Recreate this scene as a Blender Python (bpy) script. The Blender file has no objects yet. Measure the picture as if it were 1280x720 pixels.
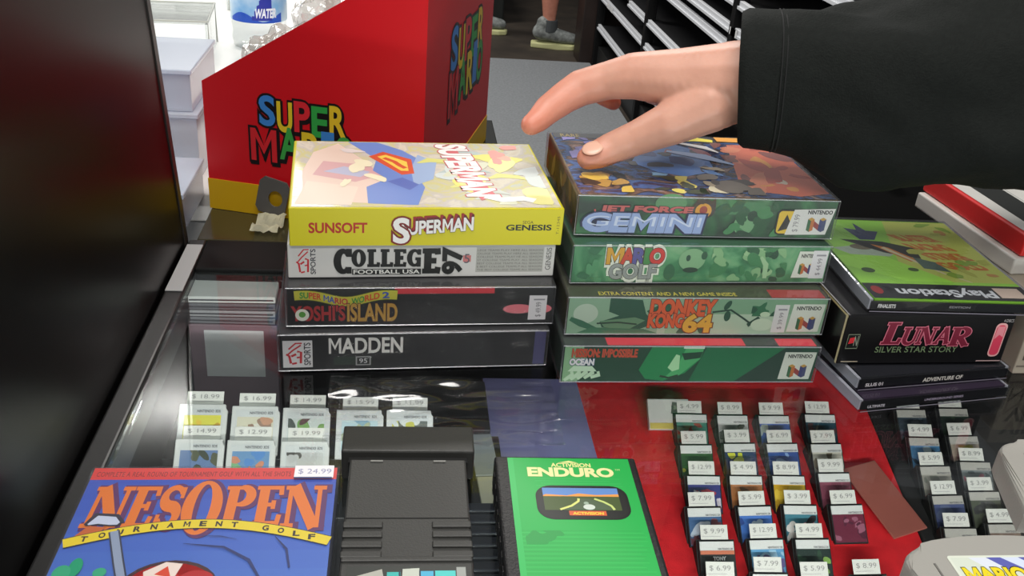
import bpy, bmesh, math, random
import numpy as np
from mathutils import Vector, Matrix, noise

C = bpy.context.scene.collection
PI = math.pi
random.seed(7)

def lin(c):
    """sRGB 0-255 (or hex) to linear rgb"""
    if isinstance(c, str):
        c = tuple(int(c[i:i+2], 16) for i in (0, 2, 4))
    return tuple((v/255/12.92 if v/255 <= .04045 else ((v/255+.055)/1.055)**2.4) for v in c)

# ------------------------------------------------------------------ camera
cam_d = bpy.data.cameras.new('camera'); cam = bpy.data.objects.new('camera', cam_d); C.objects.link(cam)
cam_d.sensor_width = 36.0; cam_d.lens = 36.0*1197/1280; cam_d.clip_start = .02; cam_d.clip_end = 60
cam.matrix_world = (Matrix.Translation((0, 0, .356)) @ Matrix.Rotation(-.13, 4, 'Z')
                    @ Matrix.Rotation(PI/2-math.radians(27.27), 4, 'X') @ Matrix.Rotation(.0835, 4, 'Z'))
bpy.context.scene.camera = cam
# ------------------------------------------------------------------ world and lights
w = bpy.data.worlds.new('world'); bpy.context.scene.world = w; w.use_nodes = True
w.node_tree.nodes['Background'].inputs[0].default_value = (*lin((200, 204, 208)), 1)
w.node_tree.nodes['Background'].inputs[1].default_value = .22
def area(name, loc, rot, sx, sy, power, col=(1, .97, .92)):
    l = bpy.data.lights.new(name, 'AREA'); l.shape = 'RECTANGLE'; l.size = sx; l.size_y = sy
    l.energy = power; l.color = col
    o = bpy.data.objects.new(name, l); C.objects.link(o); o.location = loc; o.rotation_euler = rot
    return o
area('ceiling_light_over_counter', (-.1, .25, 2.0), (0, 0, 0), 1.3, .55, 20)
area('ceiling_light_behind', (.35, 3.3, 2.0), (0, 0, 0), .95, .16, 26)
area('ceiling_light_aisle', (-.9, 5.6, 2.0), (0, 0, 0), 1.2, .5, 34)
area('ceiling_light_front', (-.2, -1.4, 2.0), (0, 0, 0), 1.6, .5, 30)
area('case_fill_light', (.25, .10, -.02), (math.radians(50), 0, 0), .9, .03, 4.0, (1, .98, .95))  # added unseen fill light that lifts the dark case interior
area('showcase_light', (-1.3, 1.8, .9), (0, -.65, 0), .6, .7, 9, (1, .99, .97))
vs = bpy.context.scene.view_settings
vs.view_transform = 'Standard'; vs.look = 'None'; vs.gamma = 1; vs.use_curve_mapping = False
vs.exposure = .75

# ------------------------------------------------------------------ materials
_mats = {}
def mat(name, col, rough=.5, metal=0, spec=.5, noise_amt=0, noise_scale=30, bump=0, bump_scale=200, coat=0, sss=0, col2=None):
    if name in _mats: return _mats[name]
    m = bpy.data.materials.new(name); m.use_nodes = True; nt = m.node_tree; b = nt.nodes['Principled BSDF']
    c = lin(col)
    b.inputs['Base Color'].default_value = (*c, 1); b.inputs['Roughness'].default_value = rough
    b.inputs['Metallic'].default_value = metal; b.inputs['Specular IOR Level'].default_value = spec
    b.inputs['Coat Weight'].default_value = coat; b.inputs['Coat Roughness'].default_value = .08
    if sss:
        b.inputs['Subsurface Weight'].default_value = sss
        b.inputs['Subsurface Radius'].default_value = (.009, .004, .002); b.inputs['Subsurface Scale'].default_value = .6
    if noise_amt or col2 or bump:
        tc = nt.nodes.new('ShaderNodeTexCoord')
    if noise_amt or col2:
        n = nt.nodes.new('ShaderNodeTexNoise'); n.inputs['Scale'].default_value = noise_scale; n.inputs['Detail'].default_value = 4
        nt.links.new(tc.outputs['Object'], n.inputs['Vector'])
        r = nt.nodes.new('ShaderNodeValToRGB'); r.color_ramp.elements[0].position = .35; r.color_ramp.elements[1].position = .65
        c2 = lin(col2) if col2 else tuple(min(1, v*(1+noise_amt)) for v in c)
        c1 = c if col2 else tuple(v*(1-noise_amt) for v in c)
        r.color_ramp.elements[0].color = (*c1, 1); r.color_ramp.elements[1].color = (*c2, 1)
        nt.links.new(n.outputs['Fac'], r.inputs['Fac']); nt.links.new(r.outputs['Color'], b.inputs['Base Color'])
    if bump:
        n2 = nt.nodes.new('ShaderNodeTexNoise'); n2.inputs['Scale'].default_value = bump_scale; n2.inputs['Detail'].default_value = 3
        nt.links.new(tc.outputs['Object'], n2.inputs['Vector'])
        bp = nt.nodes.new('ShaderNodeBump'); bp.inputs['Strength'].default_value = bump; bp.inputs['Distance'].default_value = .002
        nt.links.new(n2.outputs['Fac'], bp.inputs['Height']); nt.links.new(bp.outputs['Normal'], b.inputs['Normal'])
    _mats[name] = m; return m

def clear_mat(name, tint=(255, 255, 255), base=.045, rough=.05, bump=0, bump_scale=60, haze=0, haze_col=(220, 220, 225), edge=1.0):
    """thin clear sheet: transparent + mirror by Schlick's law, a little milky haze if asked"""
    if name in _mats: return _mats[name]
    m = bpy.data.materials.new(name); m.use_nodes = True; nt = m.node_tree; nt.nodes.clear()
    out = nt.nodes.new('ShaderNodeOutputMaterial'); mix = nt.nodes.new('ShaderNodeMixShader')
    tr = nt.nodes.new('ShaderNodeBsdfTransparent'); tr.inputs[0].default_value = (*lin(tint), 1)
    gl = nt.nodes.new('ShaderNodeBsdfGlossy'); gl.inputs['Roughness'].default_value = rough; gl.inputs[0].default_value = (1, 1, 1, 1)
    lw = nt.nodes.new('ShaderNodeLayerWeight'); pw = nt.nodes.new('ShaderNodeMath'); pw.operation = 'POWER'; pw.inputs[1].default_value = 5
    ma = nt.nodes.new('ShaderNodeMath'); ma.operation = 'MULTIPLY_ADD'; ma.inputs[1].default_value = (1-base)*edge; ma.inputs[2].default_value = base
    lw.inputs['Blend'].default_value = .5
    nt.links.new(lw.outputs['Facing'], pw.inputs[0]); nt.links.new(pw.outputs[0], ma.inputs[0]); nt.links.new(ma.outputs[0], mix.inputs[0])
    src = tr.outputs[0]
    if haze:
        df = nt.nodes.new('ShaderNodeBsdfDiffuse'); df.inputs[0].default_value = (*lin(haze_col), 1)
        mh = nt.nodes.new('ShaderNodeMixShader'); mh.inputs[0].default_value = haze
        nt.links.new(tr.outputs[0], mh.inputs[1]); nt.links.new(df.outputs[0], mh.inputs[2]); src = mh.outputs[0]
    nt.links.new(src, mix.inputs[1]); nt.links.new(gl.outputs[0], mix.inputs[2]); nt.links.new(mix.outputs[0], out.inputs[0])
    if bump:
        tc = nt.nodes.new('ShaderNodeTexCoord'); n2 = nt.nodes.new('ShaderNodeTexNoise'); n2.inputs['Scale'].default_value = bump_scale; n2.inputs['Detail'].default_value = 3
        nt.links.new(tc.outputs['Object'], n2.inputs['Vector'])
        bp = nt.nodes.new('ShaderNodeBump'); bp.inputs['Strength'].default_value = bump; bp.inputs['Distance'].default_value = .003
        nt.links.new(n2.outputs['Fac'], bp.inputs['Height']); nt.links.new(bp.outputs['Normal'], gl.inputs['Normal'])
    _mats[name] = m; return m

def print_mat(name='print', rough=.42, coat=0):
    """ink: the colour of each printed shape is stored on its face"""
    if name in _mats: return _mats[name]
    m = bpy.data.materials.new(name); m.use_nodes = True; nt = m.node_tree; b = nt.nodes['Principled BSDF']
    a = nt.nodes.new('ShaderNodeAttribute'); a.attribute_name = 'Col'
    nt.links.new(a.outputs['Color'], b.inputs['Base Color'])
    b.inputs['Roughness'].default_value = rough; b.inputs['Coat Weight'].default_value = coat
    _mats[name] = m; return m

def art_mat(name, stops, scale=40, detail=5, distort=1.5, rough=.4, stretch=(1, 1, 1), seed=0):
    """mottled printed picture: warped noise through a ramp of ink colours"""
    if name in _mats: return _mats[name]
    m = bpy.data.materials.new(name); m.use_nodes = True; nt = m.node_tree; b = nt.nodes['Principled BSDF']
    tc = nt.nodes.new('ShaderNodeTexCoord'); mp = nt.nodes.new('ShaderNodeMapping'); mp.inputs['Scale'].default_value = stretch
    mp.inputs['Location'].default_value = (seed*1.7, seed*.9, seed*.3)
    n = nt.nodes.new('ShaderNodeTexNoise'); n.inputs['Scale'].default_value = scale; n.inputs['Detail'].default_value = detail
    n.inputs['Distortion'].default_value = distort
    r = nt.nodes.new('ShaderNodeValToRGB'); els = r.color_ramp.elements
    while len(els) < len(stops): els.new(.5)
    for e, (p, c) in zip(els, stops): e.position = p; e.color = (*lin(c), 1)
    nt.links.new(tc.outputs['Object'], mp.inputs[0]); nt.links.new(mp.outputs[0], n.inputs['Vector'])
    nt.links.new(n.outputs['Fac'], r.inputs['Fac']); nt.links.new(r.outputs['Color'], b.inputs['Base Color'])
    b.inputs['Roughness'].default_value = rough
    _mats[name] = m; return m

# ------------------------------------------------------------------ object helpers
def tag(o, label=None, cat=None, group=None, kind=None):
    if label: o['label'] = label
    if cat: o['category'] = cat
    if group: o['group'] = group
    if kind: o['kind'] = kind
    return o
def thing(name, label, cat, loc=(0, 0, 0), rz=0, group=None, rot=None):
    o = bpy.data.objects.new(name, None); C.objects.link(o); o.empty_display_size = .02
    o.location = loc; o.rotation_euler = rot if rot else (0, 0, rz)
    return tag(o, label, cat, group)
def obj(name, me, m, parent=None, loc=None, rot=None, smooth=False, label=None):
    if isinstance(me, bmesh.types.BMesh):
        bm = me; me = bpy.data.meshes.new(name); bmesh.ops.recalc_face_normals(bm, faces=bm.faces); bm.to_mesh(me); bm.free()
    o = bpy.data.objects.new(name, me); C.objects.link(o)
    if m is not None and not me.materials:
        for q in (m if isinstance(m, (list, tuple)) else [m]): me.materials.append(q)
    if parent: o.parent = parent
    if loc: o.location = loc
    if rot: o.rotation_euler = rot
    if smooth: me.polygons.foreach_set('use_smooth', [True]*len(me.polygons))
    if label: o['label'] = label
    return o
def add_box(bm, x0, x1, y0, y1, z0, z1, bev=0, seg=2, mtx=None):
    vs_ = [bm.verts.new(p) for p in ((x0, y0, z0), (x1, y0, z0), (x1, y1, z0), (x0, y1, z0), (x0, y0, z1), (x1, y0, z1), (x1, y1, z1), (x0, y1, z1))]
    fs = [bm.faces.new([vs_[i] for i in f]) for f in ((3, 2, 1, 0), (4, 5, 6, 7), (0, 1, 5, 4), (1, 2, 6, 5), (2, 3, 7, 6), (3, 0, 4, 7))]
    geom = vs_
    if bev:
        es = list({e for f in fs for e in f.edges})
        r = bmesh.ops.bevel(bm, geom=es, offset=bev, segments=seg, profile=.5, affect='EDGES')
        geom = list({v for f in r['faces'] for v in f.verts} | {v for v in vs_ if v.is_valid})
    if mtx is not None:
        for v in geom: v.co = mtx @ v.co
    return geom
def box(*a, **k):
    bm = bmesh.new(); add_box(bm, *a, **k); return bm
def add_prism(bm, pts, axis, a, b):
    """closed outline pts (2-D) extruded along axis from a to b"""
    def P(p, t):
        return (t, p[0], p[1]) if axis == 'x' else ((p[0], t, p[1]) if axis == 'y' else (p[0], p[1], t))
    A = [bm.verts.new(P(p, a)) for p in pts]; B = [bm.verts.new(P(p, b)) for p in pts]
    bm.faces.new(A[::-1]); bm.faces.new(B); n = len(pts)
    for i in range(n): bm.faces.new((A[i], A[(i+1) % n], B[(i+1) % n], B[i]))
def prism(pts, axis, a, b, bev=0):
    bm = bmesh.new(); add_prism(bm, pts, axis, a, b)
    if bev: bmesh.ops.bevel(bm, geom=list(bm.edges), offset=bev, segments=2, profile=.5, affect='EDGES', clamp_overlap=True)
    return bm
def add_lathe(bm, prof, n=32, cx=0, cy=0):
    rings = []
    for r, z in prof:
        rings.append([bm.verts.new((cx+r*math.cos(2*PI*i/n), cy+r*math.sin(2*PI*i/n), z)) for i in range(n)])
    for a, b in zip(rings, rings[1:]):
        for i in range(n): bm.faces.new((a[i], a[(i+1) % n], b[(i+1) % n], b[i]))
    bm.faces.new(rings[0][::-1]); bm.faces.new(rings[-1])
def lathe(prof, n=32): bm = bmesh.new(); add_lathe(bm, prof, n); return bm
def add_tube(bm, pts, r, n=8):
    pts = [Vector(p) for p in pts]; rings = []
    for i, p in enumerate(pts):
        d = (pts[min(i+1, len(pts)-1)]-pts[max(i-1, 0)]).normalized()
        u = d.cross(Vector((0, 0, 1)));
        if u.length < 1e-3: u = Vector((1, 0, 0))
        u.normalize(); v = d.cross(u); rr = r[i] if isinstance(r, (list, tuple)) else r
        rings.append([bm.verts.new(p+rr*(math.cos(2*PI*k/n)*u+math.sin(2*PI*k/n)*v)) for k in range(n)])
    for a, b in zip(rings, rings[1:]):
        for k in range(n): bm.faces.new((a[k], a[(k+1) % n], b[(k+1) % n], b[k]))
    bm.faces.new(rings[0][::-1]); bm.faces.new(rings[-1])

# ------------------------------------------------------------------ print: flat lettering and pictures
_txt = {}
def text_geo(s, offset=0.0, spacing=1.0):
    key = (s, offset, spacing)
    if key in _txt: return _txt[key]
    if offset > 0 and 'M' in s:                # a thickened M would cross itself: draw that letter as one outline
        V, Fs = [], []
        for i, ch in enumerate(s):
            if ch == ' ': continue
            end = lambda q: max(v[0] for v in text_geo(q, 0, spacing)[0])
            ax = end(s[:i]+'I')-end('I') if i else 0.0
            if ch == 'M':
                B = text_geo('M', 0, 1.0)[0]; x0 = min(v[0] for v in B)-offset; x1 = max(v[0] for v in B)+offset; y0 = -offset; y1 = max(v[1] for v in B)+offset
                w, h = x1-x0, y1-y0; th = min(.075+2*offset, w*.29); d = min(th*1.5, h*.5); m = h*.50-.2*offset
                o = [(0, 0), (0, h), (th, h), (w/2, m), (w-th, h), (w, h), (w, 0), (w-th, 0), (w-th, h-d), (w/2, max(.02, m-d)), (th, h-d), (th, 0)]
                G = ([(x0+x, y0+y) for x, y in o], [tuple(range(len(o)))])
            else: G = text_geo(ch, offset, 1.0)
            b = len(V); V += [(x+ax, y) for x, y in G[0]]; Fs += [tuple(b+j for j in f) for f in G[1]]
        _txt[key] = (V, Fs); return _txt[key]
    cu = bpy.data.curves.new('t', 'FONT'); cu.body = s; cu.size = 1; cu.offset = offset; cu.space_character = spacing; cu.resolution_u = 4
    o = bpy.data.objects.new('t', cu); C.objects.link(o)
    dg = bpy.context.evaluated_depsgraph_get(); me = o.evaluated_get(dg).to_mesh()
    V = [(v.co.x, v.co.y) for v in me.vertices]; Fs = [tuple(p.vertices) for p in me.polygons]
    o.evaluated_get(dg).to_mesh_clear(); bpy.data.objects.remove(o); bpy.data.curves.remove(cu)
    _txt[key] = (V, Fs); return _txt[key]

class Print:
    """flat ink on one face; coordinates in metres on that face; later shapes lie on earlier ones"""
    def __init__(s): s.V = []; s.F = []; s.K = []; s.layer = 0
    def poly(s, pts, col, up=True):
        b = len(s.V); s.V += [(p[0], p[1], s.layer) for p in pts]; s.F.append(tuple(range(b, b+len(pts)))); s.K.append(lin(col))
        if up: s.layer += 1
    def mesh(s, V, Fs, col, up=True):
        b = len(s.V); s.V += [(p[0], p[1], s.layer) for p in V]; s.F += [tuple(b+i for i in f) for f in Fs]; s.K += [lin(col)]*len(Fs)
        if up: s.layer += 1
    def rect(s, x0, y0, x1, y1, col, up=True): s.poly([(x0, y0), (x1, y0), (x1, y1), (x0, y1)], col, up)
    def ell(s, cx, cy, rx, ry, col, n=24, rot=0, up=True):
        c, q = math.cos(rot), math.sin(rot)
        s.poly([(cx+rx*math.cos(2*PI*i/n)*c-ry*math.sin(2*PI*i/n)*q, cy+rx*math.cos(2*PI*i/n)*q+ry*math.sin(2*PI*i/n)*c) for i in range(n)], col, up)
    def rrect(s, x0, y0, x1, y1, r, col, n=6, skew=0):
        pts = []
        for cx, cy, a in ((x1-r, y0+r, -PI/2), (x1-r, y1-r, 0), (x0+r, y1-r, PI/2), (x0+r, y0+r, PI)):
            for i in range(n+1): t = a+PI/2*i/n; pts.append((cx+r*math.cos(t), cy+r*math.sin(t)))
        s.poly([(x+skew*(y-y0), y) for x, y in pts], col)
    def ribbon(s, pts, wd, col, up=True):
        V = []; n = len(pts)
        for i, p in enumerate(pts):
            a = pts[max(i-1, 0)]; b = pts[min(i+1, n-1)]; dx, dy = b[0]-a[0], b[1]-a[1]; L = math.hypot(dx, dy) or 1
            k = (wd[i] if isinstance(wd, (list, tuple)) else wd)/2
            V += [(p[0]-dy/L*k, p[1]+dx/L*k), (p[0]+dy/L*k, p[1]-dx/L*k)]
        s.mesh(V, [(2*i, 2*i+1, 2*i+3, 2*i+2) for i in range(n-1)], col, up)
    def text(s, t, x0, y0, x1, y1, col, bold=0, outline=None, ow=.03, shear=0, rot=0, fn=None, spacing=1.0):
        """fit t into the box x0..x1, y0..y1 (of the unrotated text); rot turns it in place by quarter turns"""
        V0, _ = text_geo(t, 0, spacing); ax = min(v[0] for v in V0); bx = max(v[0] for v in V0); ay = min(v[1] for v in V0); by = max(v[1] for v in V0)
        def put(off, c):
            V, Fs = text_geo(t, off, spacing); R = []
            for x, y in V:
                u = (x-ax)/(bx-ax); v = (y-ay)/(by-ay)
                if rot == 1: u, v = 1-v, u
                elif rot == 2: u, v = 1-u, 1-v
                elif rot == 3: u, v = v, 1-u
                X = x0+u*(x1-x0); Y = y0+v*(y1-y0); X += shear*(Y-y0)
                R.append(fn(X, Y) if fn else (X, Y))
            if off > 0 and 'W' in t:      # these outlines cross themselves when thickened
                for f in Fs: s.mesh([R[i] for i in f], [tuple(range(len(f)))], c, up=False); s.layer += .4
                s.layer += 1
            else: s.mesh(R, Fs, c)
        if outline: put(bold+ow, outline)
        put(bold, col)
    def blobs(s, x0, y0, x1, y1, cols, n, r0, r1, seed=0, asp=1.6):
        rnd = random.Random(seed)
        for i in range(n):
            cx, cy = rnd.uniform(x0, x1), rnd.uniform(y0, y1); r = rnd.uniform(r0, r1); a = rnd.uniform(0, PI); k = rnd.uniform(1, asp)
            pts = []; m = 9; ph = [rnd.uniform(.65, 1.2) for _ in range(m)]
            for j in range(m*2):
                t = 2*PI*j/(m*2); q = ph[j//2] if j % 2 == 0 else (ph[j//2]+ph[(j//2+1) % m])/2
                u, v = r*k*math.cos(t)*q, r/k*math.sin(t)*q
                pts.append((min(x1, max(x0, cx+u*math.cos(a)-v*math.sin(a))), min(y1, max(y0, cy+u*math.sin(a)+v*math.cos(a)))))
            s.poly(pts, rnd.choice(cols))
    def build(s, name, parent, frame, m=None, step=.000006, label=None):
        me = bpy.data.meshes.new(name); me.from_pydata([frame(x, y, .00025+l*step) for x, y, l in s.V], [], s.F)
        at = me.color_attributes.new('Col', 'FLOAT_COLOR', 'CORNER'); buf = []
        for p, k in zip(me.polygons, s.K): buf += [k[0], k[1], k[2], 1]*p.loop_total
        at.data.foreach_set('color', buf)
        return obj(name, me, m or print_mat(), parent, label=label)

def front(D): return lambda x, y, e: (x, -D/2-e, y)
def top(H): return lambda x, y, e: (x, y, H+e)
def left(W): return lambda x, y, e: (-W/2-e, -x, y)

# serif letters built from strokes, unit height, T thick stem, t thin stroke
def arc(cx, cy, rx, ry, a0, a1, n=14): return [(cx+rx*math.cos(math.radians(a0+(a1-a0)*i/n)), cy+ry*math.sin(math.radians(a0+(a1-a0)*i/n))) for i in range(n+1)]
def serif(ch, T=.2, t=.06, sf=.09):
    P = []; W = .72
    def st(p, q, wd): P.append(('r', [p, q], wd))
    def slab(x0, x1, y, h=None):
        h = h or max(t, .055); P.append(('r', [(x0, y), (x1, y)], h))
    h = max(t, .055)/2
    if ch == 'N':
        W = .95; st((.13, 0), (.13, 1), t*1.1); st((.82, 0), (.82, 1), t*1.1); st((.13+T*.3, 1), (.82-T*.25, 0), T*1.05); slab(-.02, .28, h); slab(0, .2, 1-h); slab(.67, .98, 1-h)
    elif ch in 'EFL':
        W = .68; st((.07+T/2, 0), (.07+T/2, 1), T); slab(0, .6, h)
        P.append(('r', [(.6, 0), (.64, .26)], t*1.2))
        if ch != 'L':
            slab(0, .6, 1-h); slab(.2, .46, .51); P.append(('r', [(.6, 1), (.62, .76)], t*1.2)); P.append(('r', [(.46, .4), (.46, .62)], t*1.1))
        else: slab(0, .2+T, 1-h)
    elif ch == 'O':
        W = .82; n = 40; o = [(.41+.41*math.cos(2*PI*i/n), .5+.5*math.sin(2*PI*i/n)) for i in range(n)]; q = [(.41+(.41-T)*math.cos(2*PI*i/n), .5+(.5-t)*math.sin(2*PI*i/n)) for i in range(n)]
        P.append(('ring', o, q))
    elif ch in 'CG':
        W = .78; P.append(('band', arc(.42, .5, .42, .5, 42, 318, 30), arc(.42+T*.12, .5, .42-T*.88, .5-t, 42, 318, 30)))
        P.append(('r', [(.7, .99), (.7, .68)], t*1.3))
        if ch == 'G': st((.68, .0), (.68, .45), T*.8); slab(.48, .8, .45)
        else: P.append(('r', [(.7, .02), (.7, .28)], t*1.1))
    elif ch == 'S':
        W = .62; a = arc(.31, .735, .22, .235, 20, 270, 16)+arc(.31, .265, .22, .235, 90, -160, 16)[1:]; n = len(a)
        P.append(('r', a, [t*1.3+(T-t)*math.exp(-((i/(n-1)-.5)/.2)**2) for i in range(n)])); P.append(('r', [(.53, .98), (.53, .7)], t)); P.append(('r', [(.08, .02), (.08, .3)], t))
    elif ch in 'PR':
        W = .72; st((.07+T/2, 0), (.07+T/2, 1), T); slab(0, .14+T, h); slab(0, .4, 1-h); a = arc(.36, .735, .27, .235, 90, -90, 16)
        P.append(('r', a, [t+(T-t)*max(0, math.cos(math.radians(90-180*i/16))) for i in range(17)])); slab(.1, .38, .5)
        if ch == 'R': st((.36, .5), (.68, 0), T*.95); slab(.58, .8, h)
    elif ch == 'U':
        W = .86; st((.08+T/2, .3), (.08+T/2, 1), T); st((.76, .3), (.76, 1), t*1.2); a = arc(.42+T/4, .32, .34-T/4, .3, 180, 360, 16)
        P.append(('r', a, [T+(t-T)*i/16 for i in range(17)])); slab(-.02, .16+T, 1-h); slab(.62, .9, 1-h)
    elif ch == 'A':
        W = .88; st((.1, 0), (.42, 1), t*1.2); st((.42, 1), (.74, 0), T); slab(-.02, .24, h); slab(.6, .92, h); slab(.2, .62, .33)
    return P, W
def put_serif(pr, word, x0, y0, x1, y1, col, outline=None, ow=.004, T=.2, t=.06, shear=0, scales=None, gap=.06, fn=None, off=(0, 0)):
    tot = 0; L = []
    for i, ch in enumerate(word):
        if ch == ' ': tot += .28; continue
        P, W = serif(ch, T, t); sc = scales[i] if scales else (1, 0, 1); L.append((P, tot, sc)); tot += W*sc[2]+gap
    tot -= gap; k = (x1-x0)/tot; hh = y1-y0
    def place(extra, c, dx, dy):
        for P, X, (sy, dyv, sx) in L:
            def tr(p):
                x = x0+dx+k*(X+p[0]*sx); y = y0+dy+hh*(dyv+p[1]*sy); x += shear*(y-y0); return fn(x, y) if fn else (x, y)
            for q in P:
                if q[0] == 'r':
                    # widths are in unit coordinates: build the outline there, then map
                    tmp = Print(); e = extra/k; wd = [v+2*e for v in q[2]] if isinstance(q[2], list) else q[2]+2*e
                    pts = q[1]
                    if e and len(pts) == 2:
                        (ax, ay), (bx, by) = pts; l = math.hypot(bx-ax, by-ay); ux, uy = (bx-ax)/l*e, (by-ay)/l*e; pts = [(ax-ux, ay-uy), (bx+ux, by+uy)]
                    tmp.ribbon(pts, wd, (0, 0, 0)); pr.mesh([tr(v) for v in tmp.V], tmp.F, c, up=False); pr.layer += .4
                elif q[0] == 'band':
                    e = extra/k; n = len(q[1]); g = lambda ps, e2: [(p[0]+e2*(p[0]-.42)/max(.01, math.hypot(p[0]-.42, p[1]-.5)), p[1]+e2*(p[1]-.5)/max(.01, math.hypot(p[0]-.42, p[1]-.5))) for p in ps]
                    pr.mesh([tr(p) for p in g(q[1], e)+g(q[2], -e)], [(i, i+1, n+i+1, n+i) for i in range(n-1)], c, up=False); pr.layer += .4
                else:
                    e = extra/k; n = len(q[1]); cx = sum(p[0] for p in q[1])/n; cy = .5
                    def grow(ps, e2): return [(p[0]+e2*(p[0]-cx)/max(.01, math.hypot(p[0]-cx, p[1]-cy)), p[1]+e2*(p[1]-cy)/max(.01, math.hypot(p[0]-cx, p[1]-cy))) for p in ps]
                    V = [tr(p) for p in grow(q[1], e)]+[tr(p) for p in grow(q[2], -e)]
                    pr.mesh(V, [(i, (i+1) % n, n+(i+1) % n, n+i) for i in range(n)], c, up=False); pr.layer += .4
        pr.layer += 1
    if outline: place(ow, outline, off[0], off[1])
    place(0, col, 0, 0)

def n64_logo(p, x, y, s):
    """four-colour angular N emblem"""
    g, b, r, ye = (46, 100, 60), (50, 56, 110), (150, 60, 56), (190, 150, 60)
    p.poly([(x, y+.1*s), (x+.18*s, y), (x+.18*s, y+.62*s), (x, y+.72*s)], g, False)
    p.poly([(x+.18*s, y), (x+.36*s, y+.1*s), (x+.36*s, y+.72*s), (x+.18*s, y+.62*s)], (190, 110, 50), False)
    p.poly([(x+.36*s, y+.62*s), (x+.36*s, y+.3*s), (x+.64*s, y+.1*s), (x+.64*s, y+.42*s)], r, False)
    p.poly([(x+.64*s, y+.1*s), (x+.82*s, y), (x+.82*s, y+.62*s), (x+.64*s, y+.72*s)], b, False)
    p.poly([(x+.82*s, y), (x+s, y+.1*s), (x+s, y+.72*s), (x+.82*s, y+.62*s)], (60, 70, 110), False)
    p.layer += 1
    p.poly([(x, y+.72*s), (x+.18*s, y+.62*s), (x+.36*s, y+.72*s), (x+.18*s, y+.82*s)], ye, False)
    p.poly([(x+.64*s, y+.72*s), (x+.82*s, y+.62*s), (x+s, y+.72*s), (x+.82*s, y+.82*s)], ye, True)
def sticker(p, x0, y0, x1, y1, txt='$ 14.99', rot=0, col=(228, 226, 222)):
    p.rect(x0, y0, x1, y1, col)
    dx, dy = x1-x0, y1-y0
    if rot: 
        p.text(txt, x0+.4*dx, y0+.12*dy, x0+.75*dx, y0+.72*dy, (120, 115, 120), rot=1); p.rect(x0+.25*dx, y0+.8*dy, x1-.12*dx, y0+.86*dy, (150, 150, 155))
    else:
        p.text(txt, x0+.12*dx, y0+.15*dy, x1-.1*dx, y0+.62*dy, (95, 95, 98))
def ea_sports(p, x0, y0, x1, y1):
    """red angular letter emblem with upright word"""
    dx, dy = x1-x0, y1-y0; r = (200, 40, 50)
    def q(a): return [(x0+u*dx, y0+v*dy) for u, v in a]
    p.ribbon(q([(.12, .72), (.4, .98), (.66, .98)]), dx*.07, r, False); p.ribbon(q([(.1, .5), (.3, .68), (.62, .9)]), dx*.07, r, False)
    p.ribbon(q([(.02, .5), (.14, .42), (.2, .08)]), dx*.1, r, False); p.ribbon(q([(.22, .4), (.42, .5)]), dx*.1, r, False)
    p.ribbon(q([(.24, .06), (.44, .1)]), dx*.09, r, False); p.ribbon(q([(.46, .62), (.62, .58), (.6, .08)]), dx*.1, r, False)
    p.ribbon(q([(.44, .34), (.6, .36)]), dx*.08, r, True)
    p.text('SPORTS', x0+.74*dx, y0, x1, y1, (60, 60, 66), bold=.02, rot=1)

# ------------------------------------------------------------------ the setting
FZ = -.98
M_black = mat('black_lacquer', (12, 11, 11), .3, spec=.22)
M_blackm = mat('black_matte', (7, 7, 8), .6, spec=.25)
M_frame = mat('black_frame', (34, 34, 34), .38, spec=.5, bump=.05, bump_scale=60)
M_floor = mat('dark_floor', (52, 44, 36), .7, noise_amt=.3, noise_scale=6)
M_carpet = mat('grey_carpet', (128, 131, 134), .95, noise_amt=.12, noise_scale=90, bump=.3, bump_scale=600)
M_darkwood = mat('dark_brown_board', (38, 26, 22), .5, noise_amt=.3, noise_scale=8)
M_white = mat('white_laminate', (236, 236, 232), .35)
M_silver = mat('silver_rail', (216, 218, 222), .35)
M_glass = clear_mat('counter_glass', (236, 240, 240), .04, .015)
M_film = clear_mat('protector_film', (246, 247, 248), .04, .05, bump=.15, bump_scale=45, edge=.75, haze=.035)
M_jewel = clear_mat('jewel_case_plastic', (232, 234, 238), .05, .06, bump=.1, bump_scale=50)
M_acrylic = clear_mat('clear_acrylic', (240, 242, 242), .05, .05)
M_edge = mat('acrylic_edge', (176, 178, 170), .3)
M_bin = clear_mat('milky_plastic', (235, 240, 248), .05, .15, haze=.55, haze_col=(222, 228, 238))
M_bag = clear_mat('bag_plastic', (240, 240, 240), .09, .12, bump=1.0, bump_scale=70, haze=.25, haze_col=(225, 220, 210))

tag(obj('floor', box(-4, 6, -2.5, 9, FZ-.05, FZ), M_floor), kind='structure')
tag(obj('wall_back', box(-4, 6, 8.0, 8.1, FZ, 1.9), mat('dark_wall', (34, 36, 34), .7)), kind='structure')
lean = lambda t: [(-.215-t, FZ), (-.1795+t, FZ), (-.1795+t, .0), (-.1795-.046+t, .75), (-.262-t, .75), (-.215-t, 0)]
tag(obj('wall_left', prism(lean(0), 'y', -.3, .744), M_black), kind='structure')
tag(obj('trim_1', prism(lean(.001), 'y', .7445, .7535), mat('dark_edge_trim', (44, 40, 38), .35)), kind='structure')

mt = obj('carpet_mat', box(.045, 1.035, 2.0, 5.34, FZ, FZ+.012, .003), M_carpet)
tag(mt, 'grey carpet floor mat behind the counter', 'mat')

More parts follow.
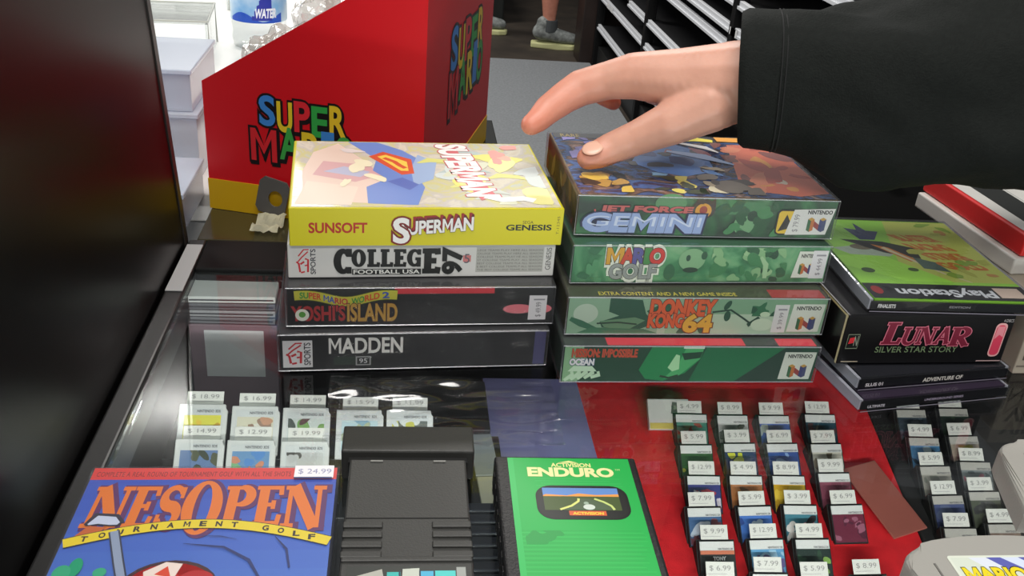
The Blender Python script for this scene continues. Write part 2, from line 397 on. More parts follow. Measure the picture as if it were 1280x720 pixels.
# the counter: glass top in a black frame, dark inside, black deck along the back
ct = thing('display_counter', 'black framed glass topped display counter under the game boxes', 'counter', (0, 0, FZ))
def part(name, bm, m, parent=ct, **k): o = obj(name, bm, m, parent, **k); o.location = (0, 0, -FZ) if parent is ct else o.location; return o
part('glass_top', box(-.1632, .95, .06, .6995, -.006, 0, .0008), M_glass)
part('side_rail', box(-.1775, -.1634, .06, .7545, -.03, .003, .0015), M_frame)
part('rear_rail', box(-.1632, .95, .70, .7545, -.014, .003, .0015), M_blackm)
part('rail_reflection', box(-.1770, -.1640, .660, .742, .0031, .0042, .0004), mat('reflection_pale', (176, 176, 176), .4))  # pale plate paints the bright reflection at the rail's far end
part('side_liner', box(-.1775, -.171, .06, .86, -.30, -.031), M_blackm)
part('rear_liner', box(-.17, .95, .852, .86, -.30, -.015), M_blackm)
part('rear_cover', box(-.1632, .95, .755, .86, -.014, -.001), M_blackm)
part('front_liner', box(-.17, .95, .055, .06, -.30, -.007), M_blackm)
part('right_liner', box(.951, .96, .055, .86, -.30, .003), M_blackm)
part('case_floor', box(-.1775, .96, .055, .86, -.31, -.30), mat('case_floor_black', (24, 22, 24), .6))
part('base_cabinet', box(-.1775, .96, .055, .86, FZ, -.311), M_blackm)

# ------------------------------------------------------------------ boxed games
PR = print_mat()
def game_box(name, label, group, pose, z, W, D, H, card, film=0, flap=None):
    """carton with its own colour; an optional clear protector sleeve; returns the root"""
    x, y, a = pose                                     # front left corner
    cx = x+math.cos(a)*W/2-math.sin(a)*D/2; cy = y+math.sin(a)*W/2+math.cos(a)*D/2
    r = thing(name, label, 'game box', (cx, cy, z), a, group)
    f = film
    obj('carton', box(-W/2+f, W/2-f, -D/2+f, D/2-f, f*.6, H-f*.6, .0009, 2), card, r)
    if film:
        obj('protector_sleeve', box(-W/2, W/2, -D/2, D/2, .0002, H-.0002, .0014, 2), M_film, r)
        bm = bmesh.new(); a, b, y = W/2-.0008, .0011, -D/2+.0006
        add_tube(bm, [(-a, y, b), (a, y, b), (a, y, H-b), (-a, y, H-b), (-a, y, b)], .0004, 5); obj('edge_highlight', bm, clear_mat('film_edge_highlight', (250, 250, 252), .15, .2, haze=.3), r)  # milky tube paints the bright highlight along the film's front edges
    return r
GL, GR = 'game boxes in the left stack', 'game boxes in the right stack'

# --- left stack, bottom up
W, D, H = .184, .13, .0298
r = game_box('game_box', 'black sports game box with bold white block lettering, bottom of the left stack', GL, (-.0805, .553, .0697), .0003, W, D, H, mat('carton_black', (20, 20, 22), .35), .0018)
p = Print(); u = lambda a: (a-.5)*W; v = lambda b: b*H
p.rect(u(.015), v(.06), u(.94), v(.95), (14, 14, 16)); p.rect(u(.945), v(.05), u(.988), v(.95), (70, 68, 110))
p.rect(u(.02), v(.1), u(.125), v(.8), (226, 224, 224)); ea_sports(p, u(.03), v(.16), u(.118), v(.74))
p.rect(u(.20), v(.14), u(.34), v(.36), (30, 46, 36)); p.rect(u(.28), v(.12), u(.335), v(.36), (150, 150, 150)); p.rect(u(.285), v(.15), u(.33), v(.33), (40, 44, 42)); p.text('95', u(.293), v(.18), u(.322), v(.30), (220, 220, 220))
p.build('front_print', r, front(D-.0036))
p = Print(); p.text('MADDEN', u(.185), v(.46), u(.45), v(.84), (232, 230, 224), bold=.025); p.build('title_lettering', r, front(D-.0032))
p = Print(); p.rect(-W/2+.002, -D/2+.003, W/2-.002, D/2-.002, (22, 22, 24)); p.rect(u(.4), -D/2+.003, u(.74), -D/2+.012, (190, 40, 60)); p.build('top_print', r, top(H-.0018))

W, D, H = .1815, .13, .0305
r = game_box('game_box', 'black game box with a yellow banner and pink tag, in the left stack', GL, (-.0755, .5605, .062), .0306, W, D, H, mat('carton_black', (20, 20, 22), .35), .0018)
p = Print(); p.rect(u(.01), v(.04), u(.99), v(.95), (16, 17, 17)); p.rect(u(.395), v(.80), u(.765), v(.965), (214, 52, 62))
wav = [(.035+.37*i/16, .80-.10*math.sin(PI*1.0*(i/16))+.05*math.sin(3*PI*i/16)-.03) for i in range(17)]
p.ribbon([(u(a), v(b)) for a, b in wav], v(.26), (60, 70, 20)); p.ribbon([(u(a), v(b)) for a, b in wav], v(.22), (206, 200, 60))
p.ell(u(.86), v(.40), .0105, .0036, (230, 120, 130)); p.ell(u(.945), v(.40), .008, .0036, (230, 120, 130))
sticker(p, u(.90), v(.12), u(.968), v(.74), '$ 49.99', rot=1, col=(232, 228, 230))
p.build('front_print', r, front(D-.0036))
p = Print()
cols = [(60, 150, 60), (220, 80, 40), (60, 90, 180), (200, 50, 60)]
def wave(X, Y):
    i = (X/W+.5-.035)/.37; return (X, Y+v(-.10*math.sin(PI*i)+.05*math.sin(3*PI*i)))
for k, (t, a, b) in enumerate((('SU', .055, .085), ('PER', .088, .13), ('MA', .14, .178), ('RIO', .18, .225), ('WO', .24, .285), ('RLD', .288, .34), ('2', .352, .375))):
    p.text(t, u(a), v(.70), u(b), v(.84), cols[k % 4], bold=.03, fn=wave)
p.text("YOSHI'S", u(.025), v(.16), u(.215), v(.52), (176, 44, 44), bold=.03, outline=(60, 20, 20)); p.text('ISLAND', u(.225), v(.14), u(.405), v(.56), (196, 150, 60), bold=.03, outline=(70, 30, 20))
p.ell(u(.062), v(.30), .0045, .0045, (240, 240, 225)); p.ell(u(.062), v(.31), .0022, .0022, (90, 160, 60))
p.build('title_lettering', r, front(D-.0032))

W, D, H = .179, .13, .0246
r = game_box('game_box', 'white football game box with black slab lettering in the left stack', GL, (-.074, .5735, .0738), .0613, W, D, H, mat('carton_white', (214, 212, 208), .4))
p = Print(); p.rect(u(.003), v(.02), u(.997), v(.98), (212, 211, 208)); ea_sports(p, u(.03), v(.12), u(.1), v(.86)); p.rect(u(.695), v(.14), u(.955), v(.9), (176, 176, 170))
rnd = random.Random(3)
for i in range(7):
    y0 = .18+i*.1
    p.text('THE BEST COLLEGE TEAMS PLAY HERE'[i*2:i*2+22] + ' ALL SEASON', u(.70), v(y0), u(.95), v(y0+.06), (110, 110, 106))
p.text('GENESIS', u(.965), v(.2), u(.985), v(.88), (40, 40, 40), rot=1); p.rect(u(.645), v(.46), u(.675), v(.66), (200, 120, 120)); p.text('5', u(.65), v(.42), u(.67), v(.7), (90, 90, 100))
p.build('front_print', r, front(D))
p = Print(); put_serif(p, 'C', u(.165), v(.12), u(.228), v(.88), (18, 18, 18), T=.34, t=.2, gap=.1)
put_serif(p, 'OLLEG', u(.23), v(.33), u(.485), v(.86), (18, 18, 18), T=.3, t=.16, gap=.07)
put_serif(p, 'E', u(.492), v(.12), u(.555), v(.88), (18, 18, 18), T=.3, t=.2)
p.rect(u(.232), v(.1), u(.488), v(.27), (30, 30, 30)); p.text('FOOTBALL USA', u(.238), v(.125), u(.482), v(.245), (225, 225, 220), bold=.02)
p.text('97', u(.57), v(.13), u(.638), v(.87), (18, 18, 18), bold=.05, rot=1)
p.build('title_lettering', r, front(D+.0009))

W, D, H = .180, .13, .0266
r = game_box('game_box', 'yellow comic book game box on top of the left stack', GL, (-.0721, .5700, .0765), .0862, W, D, H, mat('carton_yellow', (196, 186, 22), .4))
p = Print(); p.rect(u(.003), v(.015), u(.997), v(.985), (206, 196, 14)); p.text('SUNSOFT', u(.07), v(.36), u(.275), v(.62), (176, 36, 20), bold=.03)
p.text('SEGA', u(.845), v(.60), u(.885), v(.68), (60, 50, 20)); p.text('GENESIS', u(.785), v(.42), u(.955), v(.57), (40, 44, 30), bold=.03); p.text('T-12345', u(.975), v(.3), u(.985), v(.8), (110, 100, 30), rot=1)
p.build('front_print', r, front(D))
p = Print()
arch = lambda X, Y: (X, Y+v(.14)*((X-u(.40))/(u(.66)-u(.40)))-0)
for k in range(5):
    o = -.0016+.0004*k
    p.text('SUPERMAN', u(.40)+o, v(.34)-o*.8, u(.66)+o, v(.70)-o*.8, (150, 22, 26) if k < 4 else (96, 10, 16), bold=.05, fn=arch)
p.text('SUPERMAN', u(.40), v(.30), u(.66), v(.64), (232, 230, 228), bold=.035, outline=(40, 10, 12), ow=.02, fn=arch)
p.text('S', u(.372), v(.10), u(.425), v(.74), (236, 234, 232), bold=.03, outline=(120, 14, 18), ow=.05)
p.build('title_lettering', r, front(D+.0009))
Mcov = art_mat('pastel_cover', [(.3, (206, 196, 176)), (.42, (214, 208, 190)), (.5, (196, 190, 184)), (.6, (206, 200, 140)), (.72, (190, 196, 192))], 30, 4, 2.0, .22, seed=2)
obj('cover_art', box(-W/2+.002, W/2-.002, -D/2+.002, D/2-.002, H-.0002, H+.0002), Mcov, r)
p = Print(); X = lambda a: (a-.5)*W; Y = lambda b: (b-.5)*D
def P_(pts): return [(X(a), Y(b)) for a, b in pts]
p.poly(P_([(.05, .1), (.3, .06), (.36, .3), (.3, .62), (.18, .95), (.08, .8), (.04, .5)]), (222, 196, 180)); p.poly(P_([(.08, .45), (.24, .35), (.34, .45), (.3, .6), (.12, .66)]), (206, 160, 160))
p.poly(P_([(.12, .5), (.26, .42), (.3, .5), (.2, .58)]), (176, 178, 200)); p.poly(P_([(.02, .05), (.22, .04), (.25, .28), (.06, .36)]), (226, 206, 188))
p.poly(P_([(.28, .06), (.46, .04), (.5, .28), (.47, .5), (.52, .66), (.44, .85), (.34, .98), (.22, .98), (.33, .7), (.31, .52), (.36, .4), (.28, .28)]), (104, 134, 196))
p.poly(P_([(.46, .3), (.54, .4), (.57, .66), (.5, .78), (.46, .55)]), (150, 172, 204)); p.poly(P_([(.36, .36), (.44, .24), (.48, .32), (.42, .42)]), (84, 108, 176))
p.poly(P_([(.3, .74), (.36, .82), (.47, .70), (.47, .48), (.42, .46)]), (206, 84, 50)); p.poly(P_([(.335, .74), (.37, .77), (.45, .66), (.45, .52), (.42, .52)]), (232, 196, 80)); p.ribbon(P_([(.36, .72), (.4, .66), (.42, .6), (.44, .56)]), .004, (206, 84, 50))
for k in range(9):
    rnd = random.Random(k+40); a, b = rnd.uniform(.48, .79), rnd.uniform(.10, .88)
    p.ribbon(P_([(a, b), (a+.05, b+.05), (a+.12, b+.03), (a+.17, b-.02)]), [.002, .009, .007, .001], rnd.choice([(170, 184, 180), (208, 206, 120), (190, 196, 186), (222, 214, 110)]))
p.blobs(X(.55), Y(.05), X(.97), Y(.97), [(224, 214, 110), (204, 206, 180), (226, 222, 150), (200, 208, 204)], 14, .006, .016, 5)
p.blobs(X(.05), Y(.05), X(.5), Y(.97), [(232, 222, 190), (216, 204, 200)], 5, .005, .009, 11)
p.poly(P_([(.60, .90), (.66, .96), (.70, .55), (.76, .18), (.70, .10), (.64, .45)]), (200, 96, 100)); p.text('SUPERMAN', X(.655), Y(.16), X(.77), Y(.95), (232, 230, 226), bold=.05, outline=(190, 80, 90), rot=3, shear=-.12)
p.ribbon(P_([(.72, .16), (.78, .11), (.86, .13), (.9, .1)]), .008, (240, 240, 236)); p.blobs(X(.8), Y(.6), X(.93), Y(.95), [(230, 150, 140), (222, 170, 150)], 4, .005, .01, 9)
p.build('cover_picture', r, top(H))

# --- right stack, bottom up
LW, LD = .187, .13
def ngreen(k, stops, seed): return art_mat('green_mottle_'+k, stops, 26, 3, 1.2, .35, seed=seed)
def label64(p, W, H, u0, u1, dx=0):
    uu = lambda a: (a-.5)*W; vv = lambda b: b*H
    p.poly([(uu(u0)-.0015, vv(.1)), (uu(u1)-.0015, vv(.1)), (uu(u1), vv(.82)), (uu(u0), vv(.82))], (214, 222, 208))
    p.text('NINTENDO', uu(u0+.015), vv(.67), uu(u1-.015), vv(.76), (50, 56, 50), bold=.04); n64_logo(p, uu((u0+u1)/2)-.007, vv(.14), .0135)
W, D, H = LW-.003, LD, .0307; u = lambda a: (a-.5)*W; v = lambda b: b*H
r = game_box('game_box', 'dark green game box with small red lettering at the bottom of the right stack', GR, (.1086, .5440, .022), .0003, W, D, H, mat('carton_dark_green', (22, 52, 38), .4), .0016)
p = Print(); p.rect(u(.01), v(.03), u(.99), v(.97), (19, 74, 50)); p.poly([(u(.012), v(.04)), (u(.07), v(.04)), (u(.1), v(.6)), (u(.08), v(.95)), (u(.012), v(.95))], (144, 192, 144))
p.poly([(u(.5), v(.04)), (u(.8), v(.04)), (u(.9), v(.95)), (u(.55), v(.95))], (16, 115, 69)); p.poly([(u(.68), v(.04)), (u(.84), v(.04)), (u(.93), v(.95)), (u(.86), v(.95))], (24, 64, 48))
p.poly([(u(.30), v(.34)), (u(.34), v(.95)), (u(.54), v(.96)), (u(.53), v(.62)), (u(.48), v(.26)), (u(.40), v(.05)), (u(.33), v(.1))], (21, 141, 79))
p.poly([(u(.40), v(.1)), (u(.46), v(.2)), (u(.53), v(.64)), (u(.54), v(.96)), (u(.47), v(.94)), (u(.45), v(.5))], (74, 180, 108)); p.poly([(u(.455), v(.78)), (u(.535), v(.82)), (u(.53), v(.66)), (u(.47), v(.6))], (14, 72, 48))
p.poly([(u(.41), v(.40)), (u(.435), v(.75)), (u(.45), v(.72)), (u(.455), v(.36)), (u(.43), v(.3))], (180, 235, 180)); p.ribbon([(u(.385), v(.18)), (u(.42), v(.13)), (u(.455), v(.2))], .0016, (36, 72, 48)); p.poly([(u(.46), v(.9)), (u(.54), v(.9)), (u(.54), v(.97)), (u(.46), v(.97))], (228, 245, 228))
for k, (a, l) in enumerate(((.02, .3), (.045, .36), (.07, .4), (.095, .38), (.12, .3))): p.ribbon([(u(a), v(.06+.02*k)), (u(a+.03), v(l*.7)), (u(a+.025), v(l))], [.0024, .0034, .002], (204, 237, 201))
p.poly([(u(.03), v(.3)), (u(.14), v(.3)), (u(.12), v(.44)), (u(.05), v(.44))], (213, 245, 211))
p.text('OCEAN', u(.035), v(.47), u(.125), v(.62), (245, 245, 245), bold=.06, outline=(28, 72, 132), ow=.05)
label64(p, W, H, .86, .985)
p.build('front_print', r, front(D-.0032)); p = Print(); p.text('MISSION: IMPOSSIBLE', u(.04), v(.68), u(.285), v(.88), (206, 82, 50), bold=.05, outline=(40, 60, 40), ow=.03); p.build('title_lettering', r, front(D-.0026))
p = Print(); p.rect(-W/2+.002, -D/2+.002, W/2-.002, D/2-.002, (30, 40, 34)); p.rect(u(.17), -D/2+.002, u(.70), -D/2+.012, (196, 40, 56)); p.rect(u(.83), -D/2+.002, u(.98), -D/2+.012, (196, 40, 56)); p.build('top_print', r, top(H-.0012))

W, D, H = LW, LD, .0305
r = game_box('game_box', 'pale green game box with orange lettering and a yellow number in the right stack', GR, (.1104, .5555, .0326), .0314, W, D, H, mat('carton_olive', (60, 60, 30), .4), .0016)
p = Print(); p.rect(u(.01), v(.03), u(.99), v(.97), (140, 178, 146)); p.rect(u(.35), v(.03), u(.82), v(.55), (176, 200, 172)); p.rect(u(.5), v(.55), u(.99), v(.97), (122, 166, 130))
p.ell(u(.075), v(.55), .0085, .0075, (186, 206, 184)); p.poly([(u(.16), v(.95)), (u(.28), v(.9)), (u(.3), v(.55)), (u(.34), v(.3)), (u(.26), v(.1)), (u(.14), v(.2)), (u(.13), v(.34)), (u(.2), v(.5)), (u(.16), v(.6))], (28, 84, 60))
p.poly([(u(.13), v(.36)), (u(.26), v(.46)), (u(.3), v(.38)), (u(.24), v(.14)), (u(.15), v(.2))], (96, 142, 104)); p.ribbon([(u(.12), v(.3)), (u(.2), v(.33)), (u(.27), v(.28))], .0012, (24, 60, 44)); p.ribbon([(u(.02), v(.42)), (u(.06), v(.3)), (u(.12), v(.14))], [.003, .005, .003], (50, 110, 80))
p.poly([(u(.3), v(.62)), (u(.38), v(.9)), (u(.40), v(.5)), (u(.36), v(.3))], (34, 96, 66)); p.poly([(u(.05), v(.06)), (u(.35), v(.06)), (u(.3), v(.16)), (u(.1), v(.2))], (60, 120, 84))
p.ribbon([(u(.55), v(.60)), (u(.62), v(.66)), (u(.68), v(.42)), (u(.73), v(.2))], .0014, (26, 66, 50)); p.ell(u(.605), v(.78), .002, .004, (26, 80, 56), rot=-.5); p.ell(u(.61), v(.5), .0024, .004, (26, 80, 56))
p.blobs(u(.70), v(.5), u(.81), v(.92), [(26, 84, 56), (40, 110, 70)], 6, .003, .006, 4); p.ell(u(.755), v(.55), .0036, .002, (190, 214, 180)); p.poly([(u(.69), v(.3)), (u(.73), v(.5)), (u(.74), v(.44)), (u(.7), v(.22))], (26, 70, 50)); p.ell(u(.75), v(.28), .008, .005, (196, 214, 186))
p.blobs(u(.38), v(.05), u(.55), v(.22), [(34, 96, 66), (150, 190, 150)], 8, .002, .005, 8)
label64(p, W, H, .86, .985); sticker(p, u(.79), v(.08), u(.845), v(.80), '$ 39.99', rot=1, col=(216, 218, 214))
p.build('front_print', r, front(D-.0032)); p = Print()
p.text('DONKEY', u(.315), v(.52), u(.555), v(.90), (218, 92, 40), bold=.06, outline=(90, 30, 18), ow=.03); p.text('KONG', u(.312), v(.22), u(.445), v(.54), (218, 92, 40), bold=.06, outline=(90, 30, 18), ow=.03)
p.text('64', u(.45), v(.10), u(.552), v(.52), (224, 172, 50), bold=.05, outline=(120, 60, 20), ow=.04); p.build('title_lettering', r, front(D-.0026))
p = Print(); p.rect(-W/2+.002, -D/2+.002, W/2-.002, D/2-.002, (46, 50, 24)); p.rect(u(.77), -D/2+.002, u(.98), -D/2+.014, (150, 36, 36)); p.text('EXTRA CONTENT AND A NEW GAME INSIDE', u(.12), -D/2+.004, u(.64), -D/2+.009, (206, 190, 60)); p.build('top_print', r, top(H-.0012))

W, D, H = LW+.0005, LD, .0302
r = game_box('game_box', 'mottled green game box with multicoloured and silver lettering in the right stack', GR, (.1132, .5722, .0560), .0621, W, D, H, mat('carton_green', (30, 84, 52), .4), .0016)
obj('front_art', box(u(.01), u(.99), -D/2+.0013, -D/2+.0016, v(.03), v(.97)), ngreen('light', [(.3, (40, 100, 62)), (.45, (64, 136, 88)), (.55, (104, 168, 116)), (.7, (146, 190, 140))], 3), r)
p = Print(); p.rect(u(.02), v(.04), u(.83), v(.058), (40, 96, 60)); p.ell(u(.455), v(.62), .0095, .0085, (128, 176, 128)); p.ell(u(.455), v(.36), .0055, .002, (26, 62, 42)); p.ell(u(.44), v(.66), .0016, .0024, (40, 80, 56)); p.ell(u(.5), v(.72), .0022, .003, (40, 90, 60)); p.ell(u(.375), v(.3), .004, .006, (44, 104, 66))
p.blobs(u(.53), v(.08), u(.83), v(.92), [(38, 96, 58), (60, 130, 78), (132, 180, 126), (150, 192, 140), (28, 78, 50)], 26, .002, .006, 6); p.blobs(u(.02), v(.05), u(.12), v(.92), [(46, 112, 72), (80, 150, 100)], 8, .002, .005, 2)
p.ribbon([(u(.72), v(.7)), (u(.745), v(.5)), (u(.75), v(.15))], [.002, .004, .003], (158, 198, 150))
p.build('front_print', r, front(D-.0022)); p = Print(); p.poly([(u(.855), v(.16)), (u(.955), v(.16)), (u(.965), v(.84)), (u(.87), v(.84))], (216, 222, 208)); p.text('NINTENDO', u(.88), v(.68), u(.955), v(.77), (50, 56, 50), bold=.04); n64_logo(p, u(.89)-.002, v(.24), .011)
sticker(p, u(.925), v(.14), u(.985), v(.86), '$ 44.99', rot=1, col=(222, 222, 222))
p.build('maker_label', r, front(D-.0020)); p = Print()
for off in (.05,):
    p.text('MARIO', u(.135), v(.50), u(.345), v(.92), (226, 232, 214), bold=.14); p.text('GOLF', u(.145), v(.12), u(.325), v(.54), (226, 232, 214), bold=.13)
for t, a, b, c in (('M', .135, .19, (214, 160, 40)), ('A', .188, .232, (206, 70, 40)), ('R', .232, .272, (90, 86, 150)), ('I', .277, .290, (70, 140, 70)), ('O', .294, .345, (206, 52, 40))): p.text(t, u(a), v(.53), u(b), v(.89), c, bold=.05, outline=(60, 40, 30), ow=.03)
p.text('GOLF', u(.148), v(.15), u(.322), v(.5), (150, 156, 150), bold=.04, outline=(60, 66, 60), ow=.025); p.build('title_lettering', r, front(D-.0017))

W, D, H = LW, LD+.002, .0308
r = game_box('game_box', 'green game box with a dark painted cover under the thumb, topping the right stack', GR, (.1150, .5850, .0305), .0925, W, D, H, mat('carton_brown', (104, 84, 50), .45, noise_amt=.5, noise_scale=60), .0016)
obj('front_art', box(u(.01), u(.99), -D/2+.0013, -D/2+.0016, v(.04), v(.96)), ngreen('dark', [(.32, (14, 46, 26)), (.46, (26, 84, 44)), (.56, (44, 112, 60)), (.72, (96, 150, 96))], 7), r)
p = Print(); p.ell(u(.35), v(.82), .011, .007, (84, 140, 88)); p.ell(u(.64), v(.35), .0075, .008, (110, 160, 112)); p.poly([(u(.56), v(.6)), (u(.62), v(.9)), (u(.7), v(.9)), (u(.72), v(.66)), (u(.64), v(.56))], (60, 124, 74)); p.blobs(u(.5), v(.06), u(.78), v(.94), [(26, 84, 46), (62, 130, 76), (16, 60, 34)], 14, .002, .006, 12)
p.ell(u(.475), v(.70), .0085, .0075, (40, 24, 16)); p.ell(u(.475), v(.66), .0058, .0055, (214, 150, 40)); p.ell(u(.475), v(.68), .0028, .003, (150, 40, 30)); p.poly([(u(.44), v(.82)), (u(.45), v(.97)), (u(.475), v(.82))], (50, 26, 20)); p.poly([(u(.49), v(.82)), (u(.515), v(.97)), (u(.52), v(.76))], (50, 26, 20))
p.rrect(u(.762), v(.12), u(.84), v(.74), .003, (20, 26, 18)); p.rrect(u(.768), v(.15), u(.835), v(.70), .0026, (222, 186, 50)); p.poly([(u(.775), v(.2)), (u(.8), v(.62)), (u(.83), v(.3))], (30, 28, 20))
p.poly([(u(.805), v(.12)), (u(.965), v(.14)), (u(.985), v(.78)), (u(.825), v(.74))], (218, 218, 212)); p.text('NINTENDO', u(.88), v(.64), u(.975), v(.73), (40, 40, 40), bold=.04); n64_logo(p, u(.885), v(.2), .0135); p.text('$ 79.99', u(.83), v(.2), u(.855), v(.62), (130, 126, 130), rot=1)
p.build('front_print', r, front(D-.0022)); p = Print()
p.text('JET FORCE', u(.09), v(.56), u(.43), v(.74), (196, 92, 86), bold=.05, outline=(54, 20, 30), ow=.05, shear=.15)
p.ribbon([(u(.070), v(.65)), (u(.073), v(.585)), (u(.088), v(.568)), (u(.102), v(.60))], .0013, (196, 92, 86)); p.text('GEMINI', u(.035), v(.14), u(.47), v(.54), (150, 170, 214), bold=.07, outline=(24, 30, 70), ow=.06, shear=.12); p.text('GEMINI', u(.042), v(.26), u(.472), v(.5), (206, 216, 236), bold=-.01, shear=.12)
p.build('title_lettering', r, front(D-.0017))
Mc = art_mat('painted_cover', [(.28, (20, 16, 26)), (.40, (52, 46, 96)), (.47, (70, 110, 176)), (.54, (44, 40, 40)), (.62, (150, 110, 90)), (.74, (206, 200, 210))], 34, 5, 2.6, .2, stretch=(.6, 1, 1), seed=4)
obj('cover_art', box(-W/2+.003, W/2-.003, -D/2+.003, D/2-.003, H-.0011, H-.0008), Mc, r)
p = Print(); X = lambda a: (a-.5)*W; Y = lambda b: (b-.5)*D
p.poly(P_([(.02, .9), (.98, .9), (.98, .98), (.02, .98)]), (22, 20, 20)); p.text('RARE', X(.05), Y(.915), X(.13), Y(.965), (190, 160, 50))
p.poly(P_([(.66, .25), (.75, .85), (.97, .88), (.98, .1), (.85, .05), (.72, .1)]), (237, 119, 83)); p.blobs(X(.68), Y(.06), X(.98), Y(.88), [(245, 147, 105), (206, 88, 65), (245, 230, 206), (147, 76, 65), (245, 171, 76)], 18, .004, .012, 31)
p.poly(P_([(.28, .5), (.36, .75), (.5, .85), (.62, .7), (.6, .4), (.46, .3), (.36, .36)]), (88, 147, 230)); p.blobs(X(.28), Y(.3), X(.64), Y(.85), [(112, 171, 245), (65, 88, 171), (53, 48, 65), (183, 100, 112), (154, 206, 245)], 16, .004, .011, 33)
p.blobs(X(.05), Y(.45), X(.3), Y(.9), [(100, 90, 171), (147, 135, 213), (53, 46, 76), (41, 36, 41)], 14, .004, .01, 35); p.blobs(X(.04), Y(.05), X(.22), Y(.35), [(245, 206, 88), (76, 60, 41), (206, 159, 76), (41, 36, 31)], 12, .003, .009, 36)
p.blobs(X(.3), Y(.05), X(.5), Y(.3), [(245, 230, 112), (76, 83, 53), (242, 218, 147), (53, 65, 48)], 12, .003, .008, 37); p.blobs(X(.5), Y(.05), X(.72), Y(.45), [(183, 171, 147), (119, 112, 105), (230, 223, 194), (76, 72, 72)], 12, .004, .012, 38)
p.ribbon(P_([(.46, .7), (.6, .62), (.7, .5)]), [.004, .012, .002], (171, 199, 245)); p.ribbon(P_([(.5, .88), (.64, .78), (.68, .7)]), [.003, .007, .002], (245, 245, 245)); p.ribbon(P_([(.55, .9), (.62, .93), (.7, .9)]), [.006, .01, .006], (245, 230, 76))
p.poly(P_([(.72, .9), (.98, .88), (.985, .97), (.72, .975)]), (245, 171, 65))
p.build('cover_picture', r, top(H-.0009))
p = Print(); p.blobs(-D/2+.004, .003, D/2-.004, H-.004, [(150, 110, 50), (70, 50, 36), (170, 60, 40), (190, 160, 80), (46, 36, 30)], 16, .004, .009, 41); p.build('side_print', r, left(W-.0026))

# --- boxed cartridge with the blue golf cover, front left
W, D, H = .1285, .178, .026
r = game_box('game_box', 'blue golf game box with big orange lettering lying flat at the front left', None, (-.1577, .243, .006), .0003, W, D, H, mat('carton_blue', (40, 60, 120), .4), .0016)
p = Print(); X = lambda a: (a-.5)*W; Y = lambda b: (1-b)*D-D/2          # b runs down from the far edge
ys = 14
for k in range(ys):
    t = k/ys; c = tuple(int(a+(b-a)*t) for a, b in zip((54, 84, 190), (96, 158, 222))); p.rect(X(.012), Y((k+1)/ys*.98+.01), X(.988), Y(k/ys*.98+.01), c, up=False)
p.layer += 1; p.rect(X(.012), Y(.062), X(.988), Y(.008), (226, 62, 58)); p.text('COMPLETE A REAL ROUND OF TOURNAMENT GOLF WITH ALL THE SHOTS', X(.03), Y(.048), X(.80), Y(.026), (110, 26, 30), spacing=1.1)
p.build('cover_art', r, top(H-.0012)); p = Print()
RB = lambda t: .335-.098*math.sin(PI*(.08+.84*t))
put_serif(p, 'NES', X(.05), Y(.268), X(.40), Y(.095), (236, 124, 40), outline=(96, 40, 100), ow=.0011, T=.25, t=.1, off=(.0016, -.0006), gap=.05, shear=.04)
put_serif(p, 'O', X(.405), Y(.300), X(.555), Y(.07), (236, 124, 40), outline=(96, 40, 100), ow=.0011, T=.24, t=.07, off=(.0014, -.0006))
put_serif(p, 'PEN', X(.56), Y(.275), X(.95), Y(.095), (236, 124, 40), outline=(96, 40, 100), ow=.0011, T=.25, t=.1, off=(.0016, -.0006), gap=.04, scales=[(.9, .1, 1), (.94, .06, 1), (1, 0, 1.05)])
p.build('title_lettering', r, top(H-.0010)); p = Print()
rib = [(X(-.0+.965*i/20+.02), Y(RB(i/20)+.02)) for i in range(21)]
p.poly([(X(.035), Y(.318)), (X(.085), Y(.262)), (X(.15), Y(.268)), (X(.1), Y(.325))], (206, 104, 50)); p.ribbon(rib, .0068, (40, 30, 20)); p.ribbon(rib, .0060, (240, 214, 40))
for i, ch in enumerate('TOURNAMENT GOLF'):
    if ch == ' ': continue
    t = .07+.86*i/14; x = X(.02+.965*t); y = Y(RB(t)+.02); p.text(ch, x-.0014, y-.0017, x+.0014, y+.0017, (50, 40, 30), bold=.04)
p.ribbon([(X(.07), Y(.26)), (X(.10), Y(.235)), (X(.17), Y(.24)), (X(.2), Y(.255))], [.002, .009, .009, .004], (44, 40, 60)); p.ribbon([(X(.08), Y(.258)), (X(.11), Y(.238)), (X(.165), Y(.243)), (X(.19), Y(.254))], [.001, .006, .006, .002], (206, 214, 236))
p.ribbon([(X(.185), Y(.285)), (X(.24), Y(.40)), (X(.3), Y(.52))], .0052, (50, 56, 80)); p.ribbon([(X(.185), Y(.285)), (X(.24), Y(.40)), (X(.3), Y(.52))], .0036, (150, 164, 190))
p.ribbon([(X(.45), Y(.335)), (X(.6), Y(.35)), (X(.7), Y(.40)), (X(.76), Y(.48))], [.0003, .0012, .0016, .001], (24, 44, 110)); p.ribbon([(X(.78), Y(.31)), (X(.83), Y(.36)), (X(.85), Y(.43))], [.0003, .0012, .001], (24, 44, 110)); p.ribbon([(X(.5), Y(.305)), (X(.58), Y(.308)), (X(.64), Y(.32))], [.0002, .0006, .0002], (34, 60, 130))
p.ell(X(.44), Y(.50), .022, .018, (60, 16, 24)); p.ell(X(.44), Y(.505), .0205, .017, (196, 44, 44)); p.poly([(X(.34), Y(.44)), (X(.41), Y(.405)), (X(.47), Y(.412)), (X(.44), Y(.5)), (X(.36), Y(.5))], (226, 208, 200)); p.poly([(X(.38), Y(.45)), (X(.42), Y(.42)), (X(.44), Y(.46))], (206, 70, 50)); p.ell(X(.53), Y(.47), .008, .006, (170, 40, 44))
p.ell(X(.10), Y(.42), .003, .006, (40, 150, 110)); p.ell(X(.06), Y(.44), .004, .005, (60, 160, 120)); p.ell(X(.19), Y(.44), .003, .003, (60, 160, 120))
